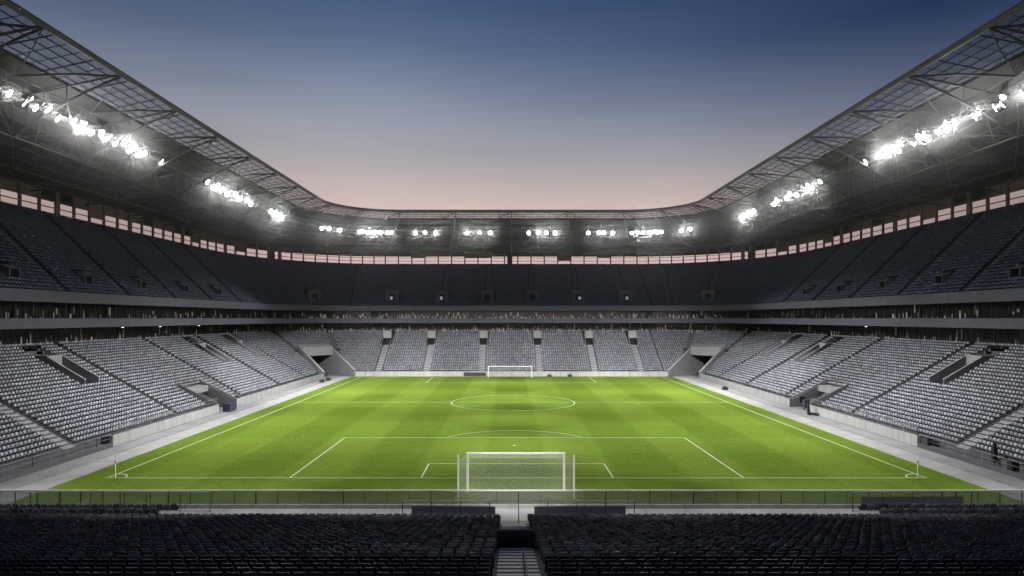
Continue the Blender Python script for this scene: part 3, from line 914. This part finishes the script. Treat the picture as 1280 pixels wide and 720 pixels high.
low, upp = ([], [], []), ([], [], [])
PITCHW = .54
for i in range(NR):
    d = dl(i)+.42; z = zl(i)+.005
    for sx in (-1, 1):
        y = Y0+5
        while y < C0Y:
            ok = all(abs(y-a) > (1.1 if a < 80 else .64) for a in SIDE_AISLE)
            if SIDE_V[0]-1 <= i <= NR-2:
                ok = ok and all(abs(y-v) > VW+.48 for v in SIDE_VOM if not (TUN[0]-3 < v < TUN[1]+3))
            if i < 7 and TUN[0]-.6 < y < TUN[1]+.6: ok = False
            if ok: add(low, (sx*(SO+d), y, z), (0, 1, 0), (sx, 0, 0))
            y += PITCHW
        r = 7+d; na = int(r*PI/2/PITCHW)
        for k in range(1, na):
            a = PI/2*k/na
            if i < CR+1 and abs(r*math.sin(a-PI/4)) < TW+.55: continue
            if abs(r*(a-PI/4-.32)) < .7 or abs(r*(a-PI/4+.32)) < .7: continue
            n = ('A', sx, a); lat, out = frame(n, 0); add(low, P(n, d, z), lat, out)
    x = -C0X
    while x < C0X:
        ok = True
        for v in FAR_VOM:
            if FAR_V[0]-1 <= i <= NR-2: ok = ok and abs(x-v) > VWF+.45
            else: ok = ok and abs(x-v) > .92
        if ok: add(low, (x, FO+d, z), (1, 0, 0), (0, 1, 0))
        x += PITCHW
ZV = lambda i: 3 <= i <= 8
for i in range(NU):
    dx, dy = ux(i)+.3, uy(i)+.42; z = zu(i)+.005
    for sx in (-1, 1):
        y = Y0+8
        while y < C0Y:
            ok = all(abs(y-a) > .83 for a in UP_AISLE_SIDE) and not (4 <= i <= 7 and any(abs(y-v) < 1.45 for v in UP_VOM_SIDE))
            if ok: add(upp, (sx*(SO+dx), y, z), (0, 1, 0), (sx, 0, 0))
            y += PITCHW
        ra, rb = 7+dx, 7+dy; na = int((ra+rb)/2*PI/2/PITCHW)
        for k in range(1, na):
            a = PI/2*k/na; rr_ = (ra+rb)/2
            if abs(rr_*(a-(PI/2-.22))) < .85 or abs(rr_*(a-(PI/4+.1))) < (2.0 if 4 <= i <= 8 else .85): continue
            p = P(('A', sx, a), dx, z, dy); q = P(('A', sx, a+.01), dx, z, dy); lat = (q-p).normalized()
            out = Vector((lat.y, -lat.x, 0)); 
            if out.dot(p-Vector((sx*C0X, C0Y, z))) < 0: out = -out
            add(upp, p, lat, out)
    x = -C0X
    while x < C0X:
        ok = all(abs(x-v) > (2.0 if 4 <= i <= 8 else (.85 if i > 8 else 0)) for v in UP_VOM_FAR)
        if ok: add(upp, (x, FO+dy, z), (1, 0, 0), (0, 1, 0))
        x += PITCHW

# near stand
NY0, NSL, NT = 44.0, .22, .90
def zn(j): return .62 + NSL*NT*j
def yn(j): return NY0 - NT*j          # front edge of row j
NN = 34
AX, AW = -.35, .78                     # central stairs
near_all = []
for j in range(NN):
    y = yn(j)-.62
    for s in (-1, 1):
        for k in range(105):
            x = AX + s*(AW+.34+.50*k) + (.02*((j*7) % 5-2))
            if abs(x) > 44.2: break
            near_all.append((j, s, k, x, y, zn(j)))
for e, yy in ((-1, 45.0), (-2, 46.1)):       # two short extra rows at the ends of the walkway
    for s in (-1, 1):
        for k in range(37): near_all.append((e, s, k, s*(25.5+.50*k+e*.8), yy, .515))
def pix(p): return 636+830*(p[0]-CX)/p[1], 398+830*(H-p[2])/p[1]
vis = [q for q in near_all if pix((q[3], q[4], q[5]+.85))[1] < 716 and -6 < pix((q[3], q[4], q[5]+.85))[0] < 1286]
vis.sort(key=lambda q: (q[4], abs(q[3])))
ind = vis[:300]; ind_set = set((q[0], q[1], q[2]) for q in ind)
rest = [q for q in near_all if (q[0], q[1], q[2]) not in ind_set and q[0] <= max(v[0] for v in vis)]
nr = ([], [], [])
for q in rest: add(nr, (q[3], q[4], q[5]), (1, 0, 0), (0, -1, 0))
arr = lambda l: tuple(np.array(x) for x in l)
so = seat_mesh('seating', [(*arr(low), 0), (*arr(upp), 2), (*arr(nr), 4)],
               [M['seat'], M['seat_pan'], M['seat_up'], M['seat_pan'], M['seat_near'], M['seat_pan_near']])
tag(so, 'thousands of empty plastic tip-up seats filling the stadium tiers', 'seating', kind='stuff')

def near_seat():
    root = empty('stadium_seat', '', 'seat')
    b = MB()
    xs = [-.22,-.21,-.12,0,.12,.21,.22]
    rows = []
    zz = [.36,.46,.6,.72,.79,.83,.845]
    for fb, off in ((0, 0.0), (1, -.035)):
        for c in zz:
            w = 1.0 if c < .75 else (1-.9*((c-.75)/.1)**2*.22)
            rows.append([(x*w, -(.22*(c-.4)) + off - .035*(1-(x/.22)**2), c) for x in xs])
    front, back = rows[:7], rows[7:]
    b.grid(front); b.grid(back)
    b.grid([front[-1], back[-1]]); b.grid([front[0], back[0]])
    b.grid([[r[0] for r in front], [r[0] for r in back]]); b.grid([[r[-1] for r in front], [r[-1] for r in back]])
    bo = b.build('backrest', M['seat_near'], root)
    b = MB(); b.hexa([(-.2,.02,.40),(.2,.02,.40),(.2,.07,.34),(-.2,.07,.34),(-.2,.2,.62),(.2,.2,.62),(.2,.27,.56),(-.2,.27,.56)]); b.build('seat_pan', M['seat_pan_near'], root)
    b = MB(); b.box((-.03,-.06,0), (.03,.0,.42)); b.box((-.24,-.05,.36), (.24,-.01,.41)); b.build('bracket', M['dark_rail'], root)
    return root
s0 = near_seat(); first = True
row_ids = sorted(set(q[0] for q in ind), reverse=True)
for q in ind:
    j, s, k, x, y, z = q
    o = s0 if first else copy_tree(s0)
    first = False
    o.location = (x, y, z); o.rotation_euler = (0, 0, random.uniform(-.02, .02))
    rw = row_ids.index(j)
    rows_w = ['bottom row'] + ['%s row up' % nth(m) for m in range(2, 20)]
    o['label'] = 'dark seat, %s %s of the central stairs in the %s' % (nth(k+1), 'left' if s < 0 else 'right', rows_w[rw])
    o['group'] = 'dark seats of the nearest stand'

# ------------------------------------------------------------------ near stand
ns = empty('grandstand', 'dark near terrace of charcoal seats sloping down towards the near goal', 'grandstand', (0, 46, 0))
before = set(bpy.data.objects)
b = MB()
pr = [(48.0, 0), (48.0, .76), (47.75, .76), (47.75, .5), (44.3, .5), (44.3, .62)]
pr = [(48.0, 0), (48.0, .5), (NY0, .5)]
for j in range(NN): pr += [(yn(j), zn(j)), (yn(j+1), zn(j))]
b.grid([[(x, y, z) for y, z in pr] for x in (-44.4, 0, 44.4)]); b.build('terrace', M['tier'], ns)
b = MB(); b.box((-44.4, 47.76, .502), (44.4, 48.02, .80)); b.build('kerb', M['white_wall'], ns)
b = MB(); b.box((-44.4, 44.02, .503), (44.4, 47.755, .512)); b.build('walkway', M['light_strip'], ns)
b = MB()
for j in range(14, NN):
    b.box((AX-AW, yn(j+1)+.01, zn(j)-.04), (AX+AW, yn(j)-.46, zn(j)+.012)); b.box((AX-AW, yn(j+1)-.01, zn(j)-.04), (AX+AW, yn(j+1)+.42, zn(j)+.105))
b.build('aisle_stairs', M['stairs_near'], ns)
b = MB()
for j in range(0, 12):
    b.box((AX-AW, yn(j+1)+.01, zn(j)-.04), (AX+AW, yn(j)-.46, zn(j)+.012)); b.box((AX-AW, yn(j+1)-.01, zn(j)-.04), (AX+AW, yn(j+1)+.42, zn(j)+.105))
b.build('aisle_stairs', M['stairs_near'], ns)
b = MB(); y_ = yn(13)-.2; b.box((AX-AW-.1, y_-.1, zn(12)-.2), (AX+AW+.1, y_+.1, zn(13)+.80)); b.build('stairwell_wall', M['dark_wall'], ns)
for o in [o for o in bpy.data.objects if o not in before and o.parent == ns]: o.location = -ns.location

hr = empty('handrail', 'thin dark handrail running down the middle of the central stairs', 'handrail', (AX+.2, 20, zn(26)))
b = MB()
pts = [Vector((0, yn(j)-.4-20, zn(j)-zn(26)+.75)) for j in range(20, NN)]
b.poly(pts, .03, 6); b.build('rail', M['blackbox'], hr)
for j in range(20, NN, 3):
    b = MB(); b.tube((0, yn(j)-.4-20, zn(j)-zn(26)), (0, yn(j)-.4-20, zn(j)-zn(26)+.75), .022, 6); b.build('post', M['dark_rail'], hr)

# glass balustrade
gb = empty('glass_balustrade', 'long tinted glass balustrade with bright top rail in front of the near terrace', 'balustrade', (0, 47.9, .8))
n = 56; xs = [-44.2+88.4*i/n for i in range(n+1)]
ztop = 1.76
b = MB(); b.box((-44.3, -.06, ztop-.8-.01), (44.3, .06, ztop-.8+.07)); b.build('top_rail', M['bright_rail'], gb)
for i, x in enumerate(xs):
    b = MB(); w = .03 if i % 4 == 0 else .013
    b.box((x-w, -.03, 0), (x+w, .03, ztop-.812)); b.build('post', M['blackbox'], gb)
for a, c in zip(xs, xs[1:]):
    b = MB(); b.box((a+.016, -.01, .02), (c-.016, .01, ztop-.815)); b.build('panel', M['balustrade'], gb)

# railings in front of the near seats
def near_barrier(x0, x1, y, z0, z1, label, gate=None, mesh=True):
    t = empty('crowd_barrier', label, 'barrier', ((x0+x1)/2, y, z0), 'steel barriers on the near walkway')
    cx = (x0+x1)/2; h = z1-z0
    b = MB(); b.tube((x0-cx, 0, h), (x1-cx, 0, h), .035, 8); b.build('top_rail', M['rail'], t)
    b = MB(); b.tube((x0-cx, 0, .12), (x1-cx, 0, .12), .022, 6); b.build('bottom_rail', M['rail'], t)
    n = max(2, int((x1-x0)/1.9)); 
    for i in range(n+1):
        x = x0+(x1-x0)*i/n-cx; b = MB(); b.tube((x, 0, -.3 if z0 > .9 else 0), (x, 0, h), .03, 6); b.build('post', M['dark_rail'], t)
    if mesh:
        b = MB()
        for (a, c) in ([(x0+.6, x1-.6)] if not gate else [(x0+.6, gate[0]-.1), (gate[1]+.1, x1-.6)]):
            b.box((a-cx, -.012, .55), (c-cx, .012, h-.35))
        b.build('panel', M['balustrade_dark'], t)
    return t
M['balustrade_dark'] = glass_mat('dark_mesh_panel', (.45,.45,.47), .03, (.32,.32,.36), .6)
near_barrier(-7.8, 7.7, 44.35, .5, 2.0, 'long barrier with two dark panels in front of the central stairs', (-1.5, .9))
near_barrier(-34.5, -21.8, 46.9, .5, 1.95, 'open steel barrier at the left end of the near walkway', None, False)
near_barrier(23.6, 32.0, 46.9, .5, 1.95, 'barrier with a dark panel at the right end of the near walkway')

# railings along the side stands
def side_railing(sx, y0, y1, z, label):
    t = empty('railing', label, 'railing', (sx*SO, (y0+y1)/2, z), 'railings on the touchline front walls')
    cy = (y0+y1)/2; n = max(2, int((y1-y0)/2.4)); hh = .95
    for q, r in ((hh, .03), (hh*.52, .018)):
        b = MB(); b.tube((sx*.1, y0-cy, q), (sx*.1, y1-cy, q), r, 6); b.build('top_rail' if q == hh else 'mid_rail', M['rail'], t)
    for i in range(n+1):
        b = MB(); y = y0+(y1-y0)*i/n-cy; b.tube((sx*.1, y, 0), (sx*.1, y, hh), .045 if i % 4 == 0 else .028, 6); b.build('post', M['dark_rail' if i % 4 == 0 else 'rail'], t)
for sx, w in ((-1, 'left'), (1, 'right')):
    side_railing(sx, 42, 73.2, .46, 'steel railing on the low kerb at the near end of the %s stand' % w)
    side_railing(sx, 73.6, TUN[0]-.4, 1.22, 'steel railing on the white wall before the %s players tunnel' % w)
    side_railing(sx, TUN[1]+.4, 154, 1.22, 'steel railing on the white wall beyond the %s players tunnel' % w)
    # guard railing around the tunnel mouth, climbing with the rows
    t = empty('guard_railing', 'mesh guard railing above the %s players tunnel' % w, 'railing', (sx*(SO+6), (TUN[0]+TUN[1])/2, 3.6))
    b = MB(); yy = (TUN[1]-TUN[0])/2
    for q in (.5, 1.0): b.tube((0, -yy, q), (0, yy, q), .035, 6)
    for s in (-1, 1):
        for q in (.5, 1.0): b.tube((0, s*yy, q), (-sx*5.6, s*yy, q-2.9), .035, 6)
    b.build('rail', M['rail'], t)
    for i in range(5):
        b = MB(); b.tube((0, -yy+2*yy*i/4, -.2), (0, -yy+2*yy*i/4, 1.0), .03, 6); b.build('post', M['dark_rail'], t)

# ------------------------------------------------------------------ goals
def net_panel(b, p00, p10, p11, p01, step=.18, r=.0042):
    """diagonal mesh of square cords filling a quad"""
    p00, p10, p11, p01 = map(Vector, (p00, p10, p11, p01))
    W = ((p10-p00).length+(p11-p01).length)/2; Hh = ((p01-p00).length+(p11-p10).length)/2
    def at(u, v): return (p00*(1-u)+p10*u)*(1-v)+(p01*(1-u)+p11*u)*v
    def clip(u0, v0, u1, v1):
        t0, t1 = 0.0, 1.0
        for a, d in ((u0, u1-u0), (v0, v1-v0)):
            if abs(d) < 1e-9: continue
            ta, tb = (0-a)/d, (1-a)/d
            t0, t1 = max(t0, min(ta, tb)), min(t1, max(ta, tb))
        return (t0, t1) if t1 > t0+1e-3 else None
    n = int((W+Hh)/step)
    for k in range(n+1):
        s = k*step
        for sg in (1, -1):
            if sg > 0: u0, v0, u1, v1 = s/W, 0, (s-Hh)/W, 1
            else: u0, v0, u1, v1 = (W-s)/W, 0, (W-s+Hh)/W, 1
            c = clip(u0, v0, u1, v1)
            if c: 
                q = [at(u0+(u1-u0)*t, v0+(v1-v0)*t) for t in c]; b.tube(q[0], q[1], r, 3)
def goal(name_label, x0, x1, y, h, back, dirn, pr, poles):
    t = empty('football_goal', name_label, 'goal', ((x0+x1)/2, y, .006))
    cx = (x0+x1)/2; a, c = x0-cx, x1-cx
    for x in (a, c):
        b = MB(); b.tube((x, 0, 0), (x, 0, h-pr*.1), pr, 10); b.build('post', M['post'], t)
    b = MB(); b.tube((a-pr, 0, h), (c+pr, 0, h), pr, 10); b.build('crossbar', M['post'], t)
    yb = dirn*back; yt = dirn*back*.75
    if poles:
        for s, x in ((-1, a), (1, c)):
            b = MB(); b.tube((x+s*.62, yb, 0), (x+s*.62, yb, h+.28), pr*.75, 8); b.build('net_pole', M['post'], t)
    b = MB()
    ht = h*.97
    net_panel(b, (a, yb, .03), (c, yb, .03), (c, yt, ht), (a, yt, ht))
    net_panel(b, (a, 0, h-.05), (c, 0, h-.05), (c, yt, ht), (a, yt, ht))
    for s, x in ((-1, a), (1, c)):
        e = x+s*(.6 if poles else .1)
        net_panel(b, (x, 0, .03), (e, yb, .03), (e, yb, ht), (x, 0, h-.05))
    b.build('net', M['net'], t)
    return t
goal('large white goal with net and side poles, seen from behind the near balustrade', -4.05, 3.8, 54.1, 3.2, 1.9, -1, .105, True)
goal('small white goal at the far end in front of the white wall', -5.6, 4.8, 158.6, 2.75, 1.7, 1, .10, False)

# ------------------------------------------------------------------ corner flags and small kit
def corner_post(x, y, h, label, flag=False):
    t = empty('corner_post', label, 'corner post', (x, y, .006), 'corner posts of the pitch')
    b = MB(); b.tube((0,0,0), (0,0,h*.62), .05, 8); b.tube((0,0,h*.74), (0,0,h), .05, 8, 0, .035); b.build('pole', M['post'], t)
    b = MB(); b.tube((0,0,h*.622), (0,0,h*.738), .052, 8); b.build('band', M['red'], t)
corner_post(-TL+.6, GL+.15, 2.0, 'white corner post with red band at the near left pitch corner')
corner_post(TL-.6, GL+.15, 2.0, 'white corner post with red band at the near right pitch corner')
corner_post(-34.9, 161.2, 1.7, 'small white corner post against the far wall, near the left tunnel')

def equip(name, label, cat, parts, loc):
    t = empty(name, label, cat, loc)
    for pn, m, boxes in parts:
        b = MB()
        for lo, hi in boxes: b.box(lo, hi)
        b.build(pn, M[m], t)
    return t
equip('equipment_case', 'navy equipment case on the paving below the left players tunnel', 'case', [('case', 'navybox', [((-.55,-1.2,.12),(.55,1.2,1.05))]), ('lid', 'blackbox', [((-.58,-1.23,1.055),(.58,1.23,1.16))]),
      ('wheel', 'blackbox', [((-.5,-1.1,0),(-.35,-.9,.118))]), ('wheel', 'blackbox', [((.35,-1.1,0),(.5,-.9,.118))]), ('wheel', 'blackbox', [((-.5,.9,0),(-.35,1.1,.118))]), ('wheel', 'blackbox', [((.35,.9,0),(.5,1.1,.118))])], (-43.6, 102.0, 0))
t = empty('camera_boom', 'black L-shaped camera boom lying on the paving below the right players tunnel', 'camera boom', (43.4, 97.5, 0))
b = MB(); b.hexa([(-.15,-.2,.0),(.15,-.2,.0),(.15,.3,.0),(-.15,.3,.0),(-.3,-.1,1.9),(-.05,-.1,1.9),(-.05,.25,1.9),(-.3,.25,1.9)]); b.build('stand', M['blackbox'], t)
b = MB(); b.hexa([(.15,-.25,.05),(2.4,-2.1,.02),(2.5,-1.8,.02),(.15,.15,.05),(.15,-.25,.45),(2.4,-2.1,.2),(2.5,-1.8,.2),(.15,.15,.45)]); b.build('boom', M['blackbox'], t)
equip('camera_trolley', 'dark blue wheeled trolley in the mouth of the right players tunnel', 'trolley', [('body', 'navybox', [((-.4,-.5,.3),(.4,.5,1.5))]), ('handle', 'blackbox', [((-.06,.5,.9),(.06,1.4,1.02)), ((-.4,1.3,.9),(.4,1.4,1.9))]), ('wheel', 'blackbox', [((-.45,-.4,0),(-.3,-.1,.298))]), ('wheel', 'blackbox', [((.3,-.4,0),(.45,-.1,.298))])], (45.6, 103.4, 0))
equip('loudspeaker', 'black box loudspeaker fixed on the front rail of the right stand', 'loudspeaker', [('cabinet', 'blackbox', [((-.25,-.6,0),(.25,.6,.75))]), ('grille', 'dark_wall', [((-.28,-.55,.05),(-.252,.55,.7))])], (44.75, 72.2, .48))
equip('litter_bin', 'dark litter bin behind the railing at the near right corner', 'bin', [('body', 'blackbox', [((-.3,-.3,0),(.3,.3,.85))]), ('lid', 'dark_wall', [((-.34,-.34,.852),(.34,.34,.95))])], (45.3, 60.6, .31))
equip('furled_banner', 'tall dark furled banner on a pole behind the right stand railing', 'banner', [('pole', 'dark_rail', [((-.04,-.04,0),(.04,.04,2.3))]), ('cloth', 'blackbox', [((-.18,-.18,.3),(.18,.18,1.6)), ((-.1,-.12,1.6),(.12,.1,2.1))])], (45.3, 62.9, .31))
# things along the far wall
equip('substitute_bench', 'long black bench against the far white wall left of the goal', 'bench', [('seat', 'blackbox', [((-2.7,-.25,.38),(2.7,.25,.5))]), ('backrest', 'blackbox', [((-2.7,.24,.5),(2.7,.32,1.0))]), ('leg', 'blackbox', [((-2.5,-.2,0),(-2.4,.2,.378))]), ('leg', 'blackbox', [((2.4,-.2,0),(2.5,.2,.378))])], (-9.0, 161.9, 0.01))
for x, lab in ((9.2, 'small black kit bag by the far wall just beside the goal'), (14.2, 'low black kit bag by the far wall further along from the goal')):
    t = equip('kit_bag', lab, 'bag', [('body', 'blackbox', [((-.55,-.25,0),(.55,.25,.38)), ((-.45,-.2,.38),(.45,.2,.5))]), ('handle', 'dark_rail', [((-.25,-.03,.5),(-.2,.03,.66)), ((.2,-.03,.5),(.25,.03,.66)), ((-.25,-.03,.66),(.25,.03,.7))])], (x, 161.9, .01))
    t['group'] = 'kit bags along the walls'
for x, y, lab in ((-42.2, 147.5, 'first black kit bag on the strip before the far left tunnel'), (-41.9, 151.5, 'second black kit bag on the strip, closest to the far left tunnel'), (42.3, 132.0, 'black kit bag lying alone on the right hand strip')):
    t = equip('kit_bag', lab, 'bag', [('body', 'blackbox', [((-.45,-.6,0),(.45,.6,.42)), ((-.38,-.5,.42),(.38,.5,.6))]), ('handle', 'dark_rail', [((-.04,-.25,.6),(.04,-.2,.78)), ((-.04,.2,.6),(.04,.25,.78)), ((-.04,-.25,.78),(.04,.25,.82))])], (x, y, .01))
    t['group'] = 'kit bags along the walls'
# downlights under the lower fascia of the left stand
for i, y in enumerate((97.5, 108.0, 121.5)):
    for sx in (-1,) if i != 1 else (-1, 1):
        o = empty('downlight', 'small bright downlight under the balcony edge of the %s stand, %s from the camera' % ('left' if sx < 0 else 'right', nth(i+1) if sx < 0 else 'first'), 'downlight', (sx*(SO+12.9), y, 12.9), 'balcony downlights')
        b = MB(); b.tube((0,0,0), (0,0,.14), .2, 8); b.build('housing', M['housing'], o)
        b = MB(); b.tube((0,0,-.05), (0,0,-.003), .17, 8); b.build('lens', M['downlight'], o)

# ------------------------------------------------------------------ air
HAZE = .00025  # thin volume added so that lamp light scatters into a glow
b = MB(); b.box((-298, -298, -1.2), (298, 398, 46))
air = bpy.data.materials.new('glow_haze'); air.use_nodes = True; hn = air.node_tree; hn.nodes.clear()
ho = hn.nodes.new('ShaderNodeOutputMaterial'); hv = hn.nodes.new('ShaderNodeVolumePrincipled')
hv.inputs['Color'].default_value = (.92,.93,.95,1); hv.inputs['Density'].default_value = HAZE; hv.inputs['Anisotropy'].default_value = .98
hn.links.new(hv.outputs[0], ho.inputs['Volume'])
hz = b.build('haze', air); tag(hz, 'thin haze volume added to give the floodlights a glow', 'haze', kind='stuff')

# ------------------------------------------------------------------ world
w = bpy.data.worlds.new('World'); scene.world = w; w.use_nodes = True
nt = w.node_tree; N, L = nt.nodes, nt.links
bg = N['Background']
tc = N.new('ShaderNodeTexCoord'); sp = N.new('ShaderNodeSeparateXYZ'); L.new(tc.outputs['Generated'], sp.inputs[0])
mr = N.new('ShaderNodeMapRange'); mr.inputs[1].default_value = -.1; mr.inputs[2].default_value = .9
L.new(sp.outputs['Z'], mr.inputs[0])
cr = N.new('ShaderNodeValToRGB'); L.new(mr.outputs[0], cr.inputs[0])
stops = [(-.1,(.02,.02,.025)),(-.005,(.06,.05,.05)),(.01,(.60,.43,.42)),(.09,(.66,.48,.455)),(.165,(.65,.505,.46)),(.20,(.54,.46,.45)),(.232,(.43,.41,.44)),(.286,(.295,.325,.40)),(.338,(.18,.228,.33)),(.377,(.112,.158,.268)),(.432,(.062,.102,.205)),(.55,(.03,.055,.135)),(.9,(.015,.028,.08))]
el = cr.color_ramp.elements
while len(el) < len(stops): el.new(.5)
for e, (p, c) in zip(el, stops): e.position = (p+.1); e.color = (*c, 1)
# the sky is darker to the right (away from the last light), most of all high up
dx = N.new('ShaderNodeMapRange'); dx.inputs[1].default_value = -.15; dx.inputs[2].default_value = .5; dx.inputs[3].default_value = 0; dx.inputs[4].default_value = 1
L.new(sp.outputs['X'], dx.inputs[0])
dz = N.new('ShaderNodeMapRange'); dz.inputs[1].default_value = .12; dz.inputs[2].default_value = .37; L.new(sp.outputs['Z'], dz.inputs[0])
mm = N.new('ShaderNodeMath'); mm.operation = 'MULTIPLY'; L.new(dx.outputs[0], mm.inputs[0]); L.new(dz.outputs[0], mm.inputs[1])
mx = N.new('ShaderNodeMix'); mx.data_type = 'RGBA'; mx.blend_type = 'MULTIPLY'; L.new(mm.outputs[0], mx.inputs['Factor']); L.new(cr.outputs[0], mx.inputs[6]); mx.inputs[7].default_value = (.2,.29,.46,1)
# and dims towards both sides of the afterglow
ab = N.new('ShaderNodeMath'); ab.operation = 'ABSOLUTE'; L.new(sp.outputs['X'], ab.inputs[0])
d2 = N.new('ShaderNodeMapRange'); d2.inputs[1].default_value = .22; d2.inputs[2].default_value = .75; d2.inputs[3].default_value = 1; d2.inputs[4].default_value = .55; L.new(ab.outputs[0], d2.inputs[0])
cl = N.new('ShaderNodeTexNoise'); cl.inputs['Scale'].default_value = 2.2; cl.inputs['Detail'].default_value = 5
mpn = N.new('ShaderNodeMapping'); mpn.inputs['Scale'].default_value = (1, 1, 7); L.new(tc.outputs['Generated'], mpn.inputs['Vector']); L.new(mpn.outputs[0], cl.inputs['Vector'])
c2 = N.new('ShaderNodeMapRange'); c2.inputs[1].default_value = .3; c2.inputs[2].default_value = .7; c2.inputs[3].default_value = .93; c2.inputs[4].default_value = 1.07; L.new(cl.outputs[0], c2.inputs[0])
d3 = N.new('ShaderNodeMapRange'); d3.inputs[1].default_value = .25; d3.inputs[2].default_value = .75; d3.inputs[3].default_value = 0; d3.inputs[4].default_value = .45; L.new(ab.outputs[0], d3.inputs[0])
d4 = N.new('ShaderNodeMapRange'); d4.inputs[1].default_value = .16; d4.inputs[2].default_value = .1; d4.inputs[3].default_value = 0; d4.inputs[4].default_value = 1; L.new(sp.outputs['Z'], d4.inputs[0])
d5 = N.new('ShaderNodeMath'); d5.operation = 'MULTIPLY'; L.new(d3.outputs[0], d5.inputs[0]); L.new(d4.outputs[0], d5.inputs[1])
d6 = N.new('ShaderNodeMath'); d6.operation = 'SUBTRACT'; d6.inputs[0].default_value = 1; L.new(d5.outputs[0], d6.inputs[1])
m4 = N.new('ShaderNodeMath'); m4.operation = 'MULTIPLY'; L.new(d2.outputs[0], m4.inputs[0]); L.new(d6.outputs[0], m4.inputs[1])
m5 = N.new('ShaderNodeMath'); m5.operation = 'MULTIPLY'; L.new(m4.outputs[0], m5.inputs[0]); L.new(c2.outputs[0], m5.inputs[1])
vs = N.new('ShaderNodeVectorMath'); vs.operation = 'SCALE'; L.new(mx.outputs[2], vs.inputs[0]); L.new(m5.outputs[0], vs.inputs['Scale'])
L.new(vs.outputs[0], bg.inputs[0]); bg.inputs[1].default_value = 1.0

# ------------------------------------------------------------------ render settings
scene.view_settings.view_transform = 'Standard'; scene.view_settings.look = 'None'
scene.view_settings.exposure = 0; scene.view_settings.gamma = 1
scene.render.engine = 'CYCLES'
cy = scene.cycles
cy.max_bounces = 6; cy.diffuse_bounces = 3; cy.glossy_bounces = 2; cy.transparent_max_bounces = 12; cy.transmission_bounces = 2
cy.sample_clamp_indirect = 4.0; cy.caustics_reflective = False; cy.caustics_refractive = False
cy.use_denoising = True; cy.use_adaptive_sampling = True; cy.adaptive_threshold = .015
